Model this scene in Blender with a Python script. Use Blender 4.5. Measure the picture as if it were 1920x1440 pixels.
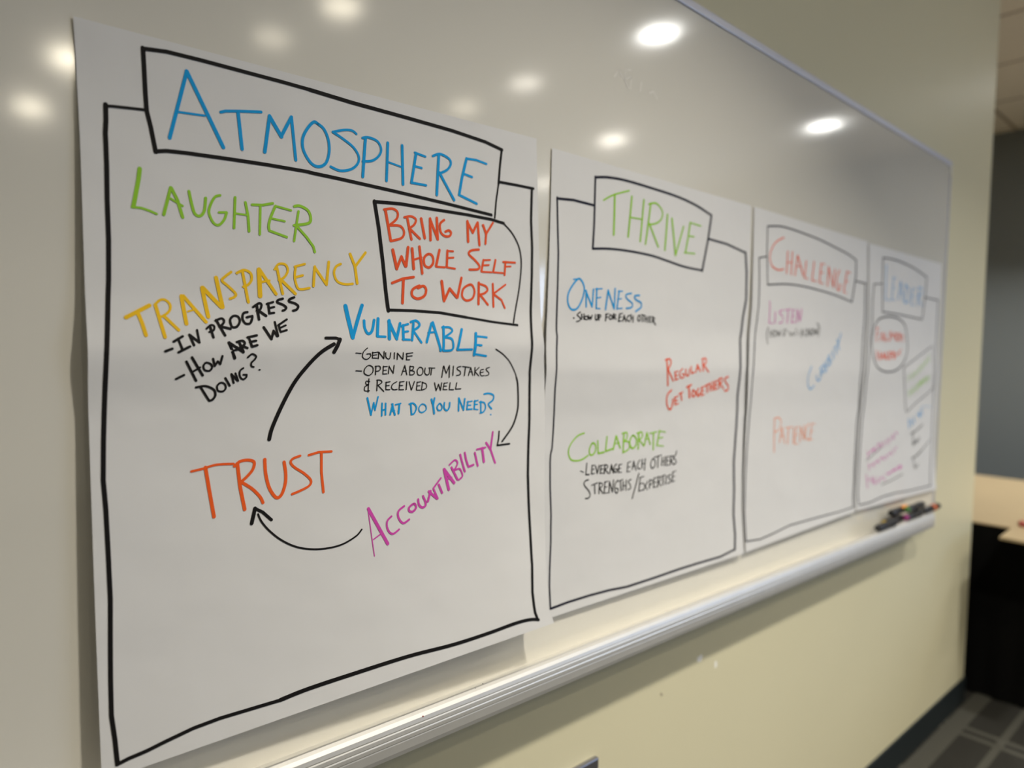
import bpy, bmesh, math, random
from mathutils import Matrix, Vector

# ---------------------------------------------------------------- camera, light, exposure
for _o in list(bpy.data.objects):
    bpy.data.objects.remove(_o)
SC = bpy.context.scene
COL = SC.collection
EYE = 1.353                      # camera height above the carpet
CAM = {'f': 1288.56, 'd': 0.80058, 'rows': [[0.750127, 0.010502, -0.66121], [-0.660827, 0.049467, -0.748907], [0.024843, 0.998721, 0.044047]]}
cd = bpy.data.cameras.new('camera')
cam = bpy.data.objects.new('camera', cd)
COL.objects.link(cam)
M = Matrix([[CAM['rows'][i][j] for j in range(3)] for i in range(3)]).to_4x4()
M.translation = Vector((0, -CAM['d'], EYE))
cam.matrix_world = M
cd.sensor_width = 36.0
cd.lens = CAM['f'] / 1920 * 36.0
cd.clip_start = 0.02
cd.dof.use_dof = True
cd.dof.focus_distance = 0.86
cd.dof.aperture_fstop = 2.25
SC.camera = cam

W = bpy.data.worlds.new('world')
SC.world = W
W.use_nodes = True
W.node_tree.nodes['Background'].inputs[0].default_value = (0.9, 0.95, 1.0, 1)
W.node_tree.nodes['Background'].inputs[1].default_value = 0.3
SC.view_settings.view_transform = 'Standard'
SC.view_settings.look = 'None'
SC.view_settings.exposure = 0.0
SC.view_settings.gamma = 1.0
SC.view_settings.use_curve_mapping = False
SC.cycles.use_denoising = True
SC.cycles.max_bounces = 8
SC.cycles.sample_clamp_indirect = 4.0

CEIL = EYE + 1.60
KEY = 20.0                        # watts of one downlight
WARM = (1.0, 0.90, 0.70)
NEUTRAL = (1.0, 0.985, 0.93)
SOFT = (1.0, 0.93, 0.80)
# x, y, power factor, lens glow, colour
LAMPS = [(2.81, -1.35, 0.62, 32, NEUTRAL), (4.69, -1.38, 0.32, 32, NEUTRAL), (1.02, -1.30, 1.6, 40, SOFT), (-0.95, -1.36, 0.22, 40, WARM),
         (3.94, -2.60, 0.5, 28, SOFT), (4.50, -3.90, 0.5, 28, SOFT), (0.66, -4.96, 0.7, 62, WARM), (0.71, -3.84, 0.7, 60, WARM), (4.70, -0.43, 0.7, 14, NEUTRAL),
         (1.435, -2.76, 0.5, 8, WARM), (1.54, -2.21, 0.5, 15, WARM), (2.76, -2.27, 0.5, 11, SOFT), (2.745, -2.85, 0.5, 9, WARM), (4.40, 0.90, 0.8, 14, NEUTRAL)]  # last entry: unseen lamp, added to brighten the table and grey wall
DAY = 75.0                       # watts of the daylight from the window in the right wall

# ---------------------------------------------------------------- helpers
def lin(r, g, b):
    f = lambda c: (c / 255 / 12.92) if c / 255 <= 0.04045 else ((c / 255 + 0.055) / 1.055) ** 2.4
    return (f(r), f(g), f(b), 1)

def mat(name, col, rough=0.6, spec=0.5, metal=0.0, noise=None, bump=None, emit=None):
    m = bpy.data.materials.new(name)
    m.use_nodes = True
    nt = m.node_tree
    b = nt.nodes['Principled BSDF']
    b.inputs['Base Color'].default_value = col if len(col) == 4 else (*col, 1)
    b.inputs['Roughness'].default_value = rough
    b.inputs['Specular IOR Level'].default_value = spec
    b.inputs['Metallic'].default_value = metal
    tc = nt.nodes.new('ShaderNodeTexCoord')
    if noise:                    # scale, amount
        n = nt.nodes.new('ShaderNodeTexNoise')
        n.inputs['Scale'].default_value = noise[0]
        n.inputs['Detail'].default_value = 4
        nt.links.new(tc.outputs['Object'], n.inputs['Vector'])
        mr = nt.nodes.new('ShaderNodeMapRange')
        mr.inputs['To Min'].default_value = 1 - noise[1]
        mr.inputs['To Max'].default_value = 1 + noise[1]
        nt.links.new(n.outputs['Fac'], mr.inputs['Value'])
        mx = nt.nodes.new('ShaderNodeVectorMath')
        mx.operation = 'SCALE'
        mx.inputs[0].default_value = b.inputs['Base Color'].default_value[:3]
        nt.links.new(mr.outputs['Result'], mx.inputs['Scale'])
        nt.links.new(mx.outputs['Vector'], b.inputs['Base Color'])
    if bump:                     # scale, strength, distance
        n = nt.nodes.new('ShaderNodeTexNoise')
        n.inputs['Scale'].default_value = bump[0]
        n.inputs['Detail'].default_value = 3
        nt.links.new(tc.outputs['Object'], n.inputs['Vector'])
        bp = nt.nodes.new('ShaderNodeBump')
        bp.inputs['Strength'].default_value = bump[1]
        bp.inputs['Distance'].default_value = bump[2]
        nt.links.new(n.outputs['Fac'], bp.inputs['Height'])
        nt.links.new(bp.outputs['Normal'], b.inputs['Normal'])
    if emit:
        b.inputs['Emission Color'].default_value = (*emit[0], 1)
        b.inputs['Emission Strength'].default_value = emit[1]
    return m

def obj(name, bm, m, parent=None, smooth=False):
    me = bpy.data.meshes.new(name)
    bm.to_mesh(me)
    bm.free()
    o = bpy.data.objects.new(name, me)
    COL.objects.link(o)
    if m:
        me.materials.append(m)
    if smooth:
        for p in me.polygons:
            p.use_smooth = True
    if parent:
        o.parent = parent
        o.matrix_parent_inverse = Matrix.Translation(-parent.location)
    return o

def thing(name, label, cat, loc, group=None):
    o = bpy.data.objects.new(name, None)
    o.empty_display_size = 0.05
    COL.objects.link(o)
    o.location = loc
    return tag(o, label, cat, group)

def tag(o, label, cat, group=None):
    o['label'] = label
    o['category'] = cat
    if group:
        o['group'] = group
    return o

def box(bm, x0, x1, y0, y1, z0, z1, bevel=0.0):
    r = bmesh.ops.create_cube(bm, size=1)
    vs = r['verts']
    for v in vs:
        v.co = Vector(((x0 + x1) / 2 + v.co.x * (x1 - x0), (y0 + y1) / 2 + v.co.y * (y1 - y0), (z0 + z1) / 2 + v.co.z * (z1 - z0)))
    if bevel:
        es = list({e for v in vs for e in v.link_edges})
        bmesh.ops.bevel(bm, geom=es, offset=bevel, segments=2, affect='EDGES', profile=0.5)
    return bm

def bbox(*a, **k):
    return box(bmesh.new(), *a, **k)

def struct(name, bm, m):
    o = obj(name, bm, m)
    o['kind'] = 'structure'
    return o

def lathe(bm, prof, axis_o, axis_d, seg=20):
    # prof: list of (distance along the axis, radius)
    d = Vector(axis_d).normalized()
    a = d.orthogonal().normalized()
    b = d.cross(a)
    rings = []
    for t, r in prof:
        c = Vector(axis_o) + d * t
        rings.append([bm.verts.new(c + (a * math.cos(2 * math.pi * k / seg) + b * math.sin(2 * math.pi * k / seg)) * r) for k in range(seg)])
    for r0, r1 in zip(rings, rings[1:]):
        for k in range(seg):
            bm.faces.new((r0[k], r0[(k + 1) % seg], r1[(k + 1) % seg], r1[k]))
    bm.faces.new(rings[0][::-1])
    bm.faces.new(rings[-1])
    bmesh.ops.recalc_face_normals(bm, faces=bm.faces)
    return bm

# ---------------------------------------------------------------- materials
m_wall = mat('cream_wall_paint', (0.72, 0.675, 0.475), 0.42, 0.35, noise=(3, 0.02))
m_board = mat('whiteboard_enamel', (0.73, 0.71, 0.645), 0.10, 0.95, noise=(2.5, 0.02), bump=(1.6, 0.02, 0.02))
m_trim = mat('satin_aluminium_trim', (0.62, 0.62, 0.68), 0.45, 0.5, 0.5)
m_tray = mat('brushed_aluminium', (0.76, 0.75, 0.72), 0.42, 0.5, 0.6, noise=(40, 0.05))
m_paper = mat('flip_chart_paper', (0.73, 0.73, 0.735), 0.7, 0.15, noise=(5, 0.012), bump=(6, 0.6, 0.010))
m_base = mat('slate_vinyl_base', lin(30, 38, 42), 0.5, 0.3)
m_grey = mat('charcoal_wall_paint', lin(126, 132, 134), 0.7, 0.3)
m_room = mat('warm_white_wall_paint', (0.45, 0.42, 0.36), 0.7, 0.3)
m_wood = mat('pale_maple_laminate', lin(176, 156, 122), 0.4, 0.4, noise=(8, 0.05))
m_black = mat('black_cloth', (0.006, 0.006, 0.006), 0.95, 0.05)
m_blackpl = mat('black_plastic', (0.012, 0.012, 0.014), 0.35, 0.4)
m_steel = mat('brushed_steel_plate', (0.34, 0.34, 0.38), 0.3, 0.5, 0.9)
m_white = mat('white_painted_metal', (0.8, 0.8, 0.78), 0.5)

def ceiling_mat():
    m = mat('ceiling_tile', (0.85, 0.79, 0.67), 0.9, 0.1)
    nt = m.node_tree
    tc = nt.nodes.new('ShaderNodeTexCoord')
    br = nt.nodes.new('ShaderNodeTexBrick')
    br.offset = 0
    br.inputs['Scale'].default_value = 1
    br.inputs['Brick Width'].default_value = 0.61
    br.inputs['Row Height'].default_value = 0.61
    br.inputs['Mortar Size'].default_value = 0.012
    br.inputs['Color1'].default_value = (0.85, 0.79, 0.67, 1)
    br.inputs['Color2'].default_value = (0.82, 0.76, 0.645, 1)
    br.inputs['Mortar'].default_value = (0.42, 0.36, 0.28, 1)
    mp = nt.nodes.new('ShaderNodeMapping')
    mp.inputs['Location'].default_value = (-0.12, 0.1, 0)
    nt.links.new(tc.outputs['Object'], mp.inputs['Vector'])
    nt.links.new(mp.outputs['Vector'], br.inputs['Vector'])
    nt.links.new(br.outputs['Color'], nt.nodes['Principled BSDF'].inputs['Base Color'])
    return m

def carpet_mat():
    m = mat('striped_carpet', (0.05, 0.05, 0.045), 1.0, 0.0)
    nt = m.node_tree
    b = nt.nodes['Principled BSDF']
    tc = nt.nodes.new('ShaderNodeTexCoord')
    sp = nt.nodes.new('ShaderNodeSeparateXYZ')
    nt.links.new(tc.outputs['Object'], sp.inputs[0])
    def op(o, a, c=None):
        n = nt.nodes.new('ShaderNodeMath')
        n.operation = o
        for k, v in enumerate((a, c)):
            if v is None:
                continue
            if isinstance(v, (int, float)):
                n.inputs[k].default_value = v
            else:
                nt.links.new(v, n.inputs[k])
        return n.outputs[0]
    def dist(axis, at, period):      # distance to the nearest repeat of a line
        return op('ABSOLUTE', op('MULTIPLY', op('SUBTRACT', op('FRACT', op('ADD', op('DIVIDE', op('SUBTRACT', sp.outputs[axis], at), period), 0.5)), 0.5), period))
    dx = dist(0, 2.927, 0.46)
    band = op('MULTIPLY', op('LESS_THAN', dx, 0.043), op('GREATER_THAN', dx, 0.016))
    ya = op('LESS_THAN', dist(1, -0.03, 0.29), 0.030)
    yb = op('LESS_THAN', dist(1, -0.177, 0.29), 0.012)
    line = op('MAXIMUM', op('MAXIMUM', band, ya), yb)
    n = nt.nodes.new('ShaderNodeTexNoise')
    n.inputs['Scale'].default_value = 220
    mx = nt.nodes.new('ShaderNodeMix')
    mx.data_type = 'RGBA'
    mx.inputs[6].default_value = (0.042, 0.041, 0.037, 1)
    mx.inputs[7].default_value = (0.095, 0.093, 0.080, 1)
    nt.links.new(line, mx.inputs[0])
    nt.links.new(mx.outputs[2], b.inputs['Base Color'])
    nt.links.new(tc.outputs['Object'], n.inputs['Vector'])
    bp = nt.nodes.new('ShaderNodeBump')
    bp.inputs['Distance'].default_value = 0.006
    nt.links.new(n.outputs['Fac'], bp.inputs['Height'])
    nt.links.new(bp.outputs['Normal'], b.inputs['Normal'])
    return m

# ---------------------------------------------------------------- the room
WY = 0.012                       # face of the painted wall; the board's face is at y = 0
X0, X1, Y0, Y1 = -3.4, 5.66, -6.2, 1.9
WALL_END = 3.185
struct('floor', bbox(X0, X1, Y0, Y1, -0.1, 0), carpet_mat())
struct('ceiling', bbox(X0, X1, Y0, Y1, CEIL, CEIL + 0.1), ceiling_mat())
wall = struct('wall_front', bbox(X0, WALL_END, WY, WY + 0.14, 0, CEIL, bevel=0.004), m_wall)
struct('wall_back', bbox(X0, X1, Y0 - 0.1, Y0, 0, CEIL), m_room)
struct('wall_recess', bbox(X0, X1, Y1, Y1 + 0.1, 0, CEIL), m_grey)
struct('wall_left', bbox(X0 - 0.1, X0, Y0, Y1, 0, CEIL), m_room)
WINY0, WINY1 = -5.7, -3.0
lw = bmesh.new()                 # right wall with the opening of the window
box(lw, X1, X1 + 0.1, Y0, Y1, 0, 0.9)
box(lw, X1, X1 + 0.1, Y0, Y1, 2.4, CEIL)
box(lw, X1, X1 + 0.1, Y0, WINY0, 0.9, 2.4)
box(lw, X1, X1 + 0.1, WINY1, Y1, 0.9, 2.4)
struct('wall_right', lw, m_grey)
wf = bmesh.new()
for k in range(4):
    yy = WINY0 + (WINY1 - WINY0 - 0.06) * k / 3
    box(wf, X1 + 0.02, X1 + 0.08, yy, yy + 0.06, 0.9, 2.4)
for zz in (0.9, 2.34):
    box(wf, X1 + 0.02, X1 + 0.08, WINY0, WINY1, zz, zz + 0.06)
win = struct('window_1', wf, m_white)
glass = mat('window_glass', (1, 1, 1), 0.0)
glass.node_tree.nodes['Principled BSDF'].inputs['Transmission Weight'].default_value = 1.0
obj('pane', bbox(X1 + 0.045, X1 + 0.05, WINY0 + 0.03, WINY1 - 0.03, 0.93, 2.37), glass, win)
dl = bpy.data.lights.new('daylight', 'AREA')
dl.shape = 'RECTANGLE'
dl.size, dl.size_y = WINY1 - WINY0 - 0.1, 1.4
dl.energy = DAY
dl.color = (0.55, 0.70, 1.0)
do = bpy.data.objects.new('daylight', dl)
COL.objects.link(do)
do.location = (X1 - 0.01, (WINY0 + WINY1) / 2, 1.65)
do.rotation_euler = (math.radians(90), 0, math.radians(90))

bb = bmesh.new()
box(bb, X0, WALL_END + 0.006, WY - 0.006, WY, 0, 0.10, bevel=0.0015)
box(bb, WALL_END, WALL_END + 0.006, WY, WY + 0.14, 0, 0.10)
struct('baseboard_front', bb, m_base)

for i, (cx, cz, r, c) in enumerate(((1.276, EYE - 0.650, 0.0095, (0.95, 0.94, 0.9)), (1.342, EYE - 0.678, 0.0070, (0.93, 0.92, 0.86)),
                                   (1.142, EYE - 0.682, 0.004, (0.45, 0.4, 0.28)))):
    b = bmesh.new()
    for k in range(3):
        rr = random.Random(i * 7 + k)
        lathe(b, [(0.0001, r * 0.7), (0.0003 + 0.0001 * k, r * 0.68)], (cx + rr.uniform(-.5, .5) * r, WY, cz + rr.uniform(-.6, .6) * r), (0, -1, 0), 12)
    obj('paint_fleck' if i < 2 else 'scuff_mark', b, mat('fleck_%d' % i, c, 0.7), wall)

# ---------------------------------------------------------------- whiteboard
BX0, BX1, BZ0, BZ1 = -0.99, 2.668, EYE - 0.515, EYE + 0.676
wb = thing('whiteboard', 'long glossy whiteboard on the cream wall behind the four flip chart sheets', 'whiteboard', (0.8, WY, BZ0))
obj('writing_surface', bbox(BX0, BX1, 0, WY - 0.0006, BZ0, BZ1), m_board, wb)
obj('top_trim', bbox(BX0 - 0.004, BX1 + 0.006, -0.004, WY - 0.0006, BZ1 - 0.004, BZ1 + 0.012, bevel=0.0015), m_trim, wb)
for xa in (BX1, BX0 - 0.008):
    obj('side_trim', bbox(xa, xa + 0.008, -0.003, WY - 0.0006, BZ0, BZ1 - 0.004, bevel=0.0015), m_trim, wb)
cl = bmesh.new()
box(cl, BX1 - 0.022, BX1 - 0.012, -0.003, 0, BZ1 - 0.034, BZ1 - 0.004, bevel=0.001)
box(cl, BX1 - 0.004, BX1 + 0.004, -0.005, 0, BZ1 - 0.036, BZ1 - 0.006, bevel=0.001)
obj('corner_clip', cl, m_white, wb)
PROF = [(0.0, -0.5050), (-0.046, -0.5060), (-0.0490, -0.5030), (-0.0500, -0.4860), (-0.0515, -0.4785), (-0.0545, -0.4750), (-0.0585, -0.4745),
        (-0.0625, -0.4768), (-0.0653, -0.4810), (-0.0666, -0.4860), (-0.0663, -0.4875), (-0.0671, -0.4890), (-0.0676, -0.4935), (-0.0670, -0.4950),
        (-0.0677, -0.4965), (-0.0677, -0.5010), (-0.0670, -0.5025), (-0.0673, -0.5040), (-0.0668, -0.5150), (-0.0650, -0.5215), (-0.0630, -0.5225),
        (-0.0600, -0.5215), (-0.0500, -0.5180), (0.0, -0.5140)]
tr = bmesh.new()
TX0, TX1 = -0.9, 2.47
rings = [[tr.verts.new((x, y, EYE + z)) for y, z in PROF] for x in (TX0, TX1)]
for k in range(len(PROF) - 1):
    tr.faces.new((rings[0][k], rings[0][k + 1], rings[1][k + 1], rings[1][k]))
tr.faces.new(rings[0])
tr.faces.new(rings[1][::-1])
bmesh.ops.recalc_face_normals(tr, faces=tr.faces)
tray = obj('marker_tray', tr, m_tray, wb)
tray['label'] = 'ribbed brushed aluminium tray'
for x in (TX0 - 0.003, TX1):
    ec = bmesh.new()
    a = [ec.verts.new((x, y, EYE + z)) for y, z in PROF]
    b = [ec.verts.new((x + 0.003, y, EYE + z)) for y, z in PROF]
    ec.faces.new(a)
    ec.faces.new(b[::-1])
    for k in range(len(PROF)):
        j = (k + 1) % len(PROF)
        ec.faces.new((a[k], b[k], b[j], a[j]))
    bmesh.ops.recalc_face_normals(ec, faces=ec.faces)
    obj('end_cap', ec, m_tray, tray)
for i, (x, y, z, r, c) in enumerate(((0.507, -0.0653, -0.4810, 0.0011, (0.25, 0.01, 0.01)), (0.617, -0.0545, -0.4750, 0.0009, (0.02, 0.02, 0.03)),
                                    (0.727, -0.0515, -0.4785, 0.0014, (0.02, 0.03, 0.08)), (0.60, -0.0585, -0.4745, 0.0007, (0.03, 0.03, 0.05)))):
    b = bmesh.new()
    bmesh.ops.create_icosphere(b, subdivisions=2, radius=r, matrix=Matrix.Translation((x, y, EYE + z)))
    obj('ink_speck', b, mat('speck_%d' % i, c, 0.5), tray)
# ghost of erased writing high on the board
gm = mat('erased_ink_haze', (0.80, 0.78, 0.73), 0.6, 0.3)
def flat_bar(bm, x0, z0, x1, z1, w, y):
    d = Vector((x1 - x0, 0, z1 - z0)).normalized()
    n = Vector((-d.z, 0, d.x)) * w / 2
    a, b = Vector((x0, y, z0)), Vector((x1, y, z1))
    bm.faces.new([bm.verts.new(p) for p in (a - n, b - n, b + n, a + n)])
GX, GZ = 0.925, EYE + 0.483
for seg in (((0, 0, .012, .016), (.012, .016, .022, .002)),
            ((.030, .022, .026, .004), (.026, .004, .040, -.010), (.030, .004, .046, .012), (.046, .012, .044, -.010), (.036, .022, .044, .024)),
            ((.075, .012, .072, -.006),), ((.098, -.002, .110, .004), (.110, .004, .122, -.006))):
    gb = bmesh.new()
    for x0, z0, x1, z1 in seg:
        flat_bar(gb, GX + x0, GZ + z0, GX + x1, GZ + z1, 0.0028, -0.0004)
    obj('erased_stroke', gb, gm, wb)

# ---------------------------------------------------------------- flip chart sheets
# shared by generator and scene.py : sheet surface
import math
def interp(tab, v):
    for a, b in zip(tab, tab[1:]):
        if v <= b[0] or b is tab[-1]:
            t = (v - a[0]) / (b[0] - a[0]); return a[1] + (b[1] - a[1]) * t
def soft(x, k=0.007):
    return k * math.log1p(math.exp(max(-60, min(60, x / k)))) if x / k < 60 else x
def lift(S, u, v):
    h = S['base'] + S['bl'] * (1 - u) * max(v, 0) ** 1.6 + S['br'] * u * max(v, 0) ** 2
    h += S['left'] * max(1 - u, 0) ** 4 * math.sin(math.pi * min(max(v, 0), 1))
    v1, v2, a = S['crease']
    w = v2 - v1
    h += a * (soft(v - v1) - soft(v - v2, 0.003) * 2 + soft(v - v2 - w)) / w
    return h
def surf(S, u, v):
    # sheet-local metres to wall plane: x right, z up, y towards the room is negative
    xl = interp(S['L'], v); xr = interp(S['R'], v)
    zl = S['zl'][0] + (S['zl'][1] - S['zl'][0]) * v
    zr = S['zr'][0] + (S['zr'][1] - S['zr'][0]) * v
    return (xl + (xr - xl) * u, -lift(S, u, v), zl + (zr - zl) * u)

SHEETS = [{'base': 0.0025, 'bl': 0.018, 'br': 0.047, 'left': 0.005, 'crease': (0.355, 0.425, 0.0065), 'L': [(0.0, 0.12512), (0.0396, 0.12669), (0.0895, 0.1282), (0.1533, 0.13008), (0.2211, 0.13126), (0.3578, 0.13333), (0.468, 0.1347), (0.5937, 0.13684), (0.7208, 0.13911), (0.8571, 0.14189), (1.0, 0.14519)], 'zl': (0.3165, -0.44585), 'R': [(0.0, 0.74304), (0.075, 0.74659), (0.1836, 0.75125), (0.3268, 0.75546), (0.3823, 0.75633), (0.4454, 0.75845), (0.4934, 0.76289), (0.5771, 0.76289), (0.6492, 0.75974), (0.7593, 0.75581), (0.8684, 0.75317), (0.9681, 0.75585), (1.0, 0.7645)], 'zr': (0.33661, -0.42352)}, {'base': 0.002, 'bl': 0.007, 'br': 0.012, 'left': 0.002, 'crease': (0.365, 0.465, 0.006), 'L': [(0.0, 0.77777), (0.1043, 0.77762), (0.2242, 0.77645), (0.3471, 0.7741), (0.4199, 0.77003), (0.5037, 0.76905), (0.5885, 0.77208), (0.6961, 0.77216), (0.8104, 0.77366), (1.0, 0.78064)], 'zl': (0.32974, -0.43577), 'R': [(0.0, 1.38927), (0.1261, 1.39304), (0.2794, 1.39402), (0.3698, 1.3883), (0.4766, 1.37973), (0.5766, 1.38796), (0.6578, 1.384), (0.7777, 1.38288), (0.8768, 1.38518), (1.0, 1.39647)], 'zr': (0.33563, -0.43207)}, {'base': 0.002, 'bl': 0.01, 'br': 0.01, 'left': 0.003, 'crease': (0.365, 0.475, 0.0045), 'L': [(0.0, 1.40161), (0.1256, 1.40302), (0.2796, 1.40281), (0.3657, 1.39424), (0.4771, 1.38678), (0.577, 1.39324), (0.6584, 1.38961), (0.7785, 1.38837), (0.8783, 1.39194), (1.0, 1.40673)], 'zl': (0.33643, -0.43193), 'R': [(0.0, 2.01358), (0.1299, 2.02459), (0.2875, 2.0331), (0.3673, 2.0271), (0.4965, 2.00874), (0.5759, 2.00339), (0.7437, 1.99178), (0.842, 1.98378), (0.9406, 1.98066), (1.0, 1.99169)], 'zr': (0.33651, -0.41767)}, {'base': 0.002, 'bl': 0.008, 'br': 0.012, 'left': 0.002, 'crease': (0.365, 0.475, 0.0045), 'L': [(0.0, 2.02129), (0.1253, 2.02961), (0.2838, 2.03767), (0.364, 2.03118), (0.4938, 2.01213), (0.5735, 2.00739), (0.7424, 1.99676), (0.8416, 1.99112), (0.9416, 1.9909), (1.0, 2.00383)], 'zl': (0.33304, -0.41817), 'R': [(0.0, 2.62698), (0.1328, 2.6314), (0.3753, 2.62687), (0.6117, 2.6283), (0.718, 2.62189), (0.8414, 2.62338), (0.9476, 2.6362), (1.0, 2.65164)], 'zr': (0.33847, -0.4283)}]
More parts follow.
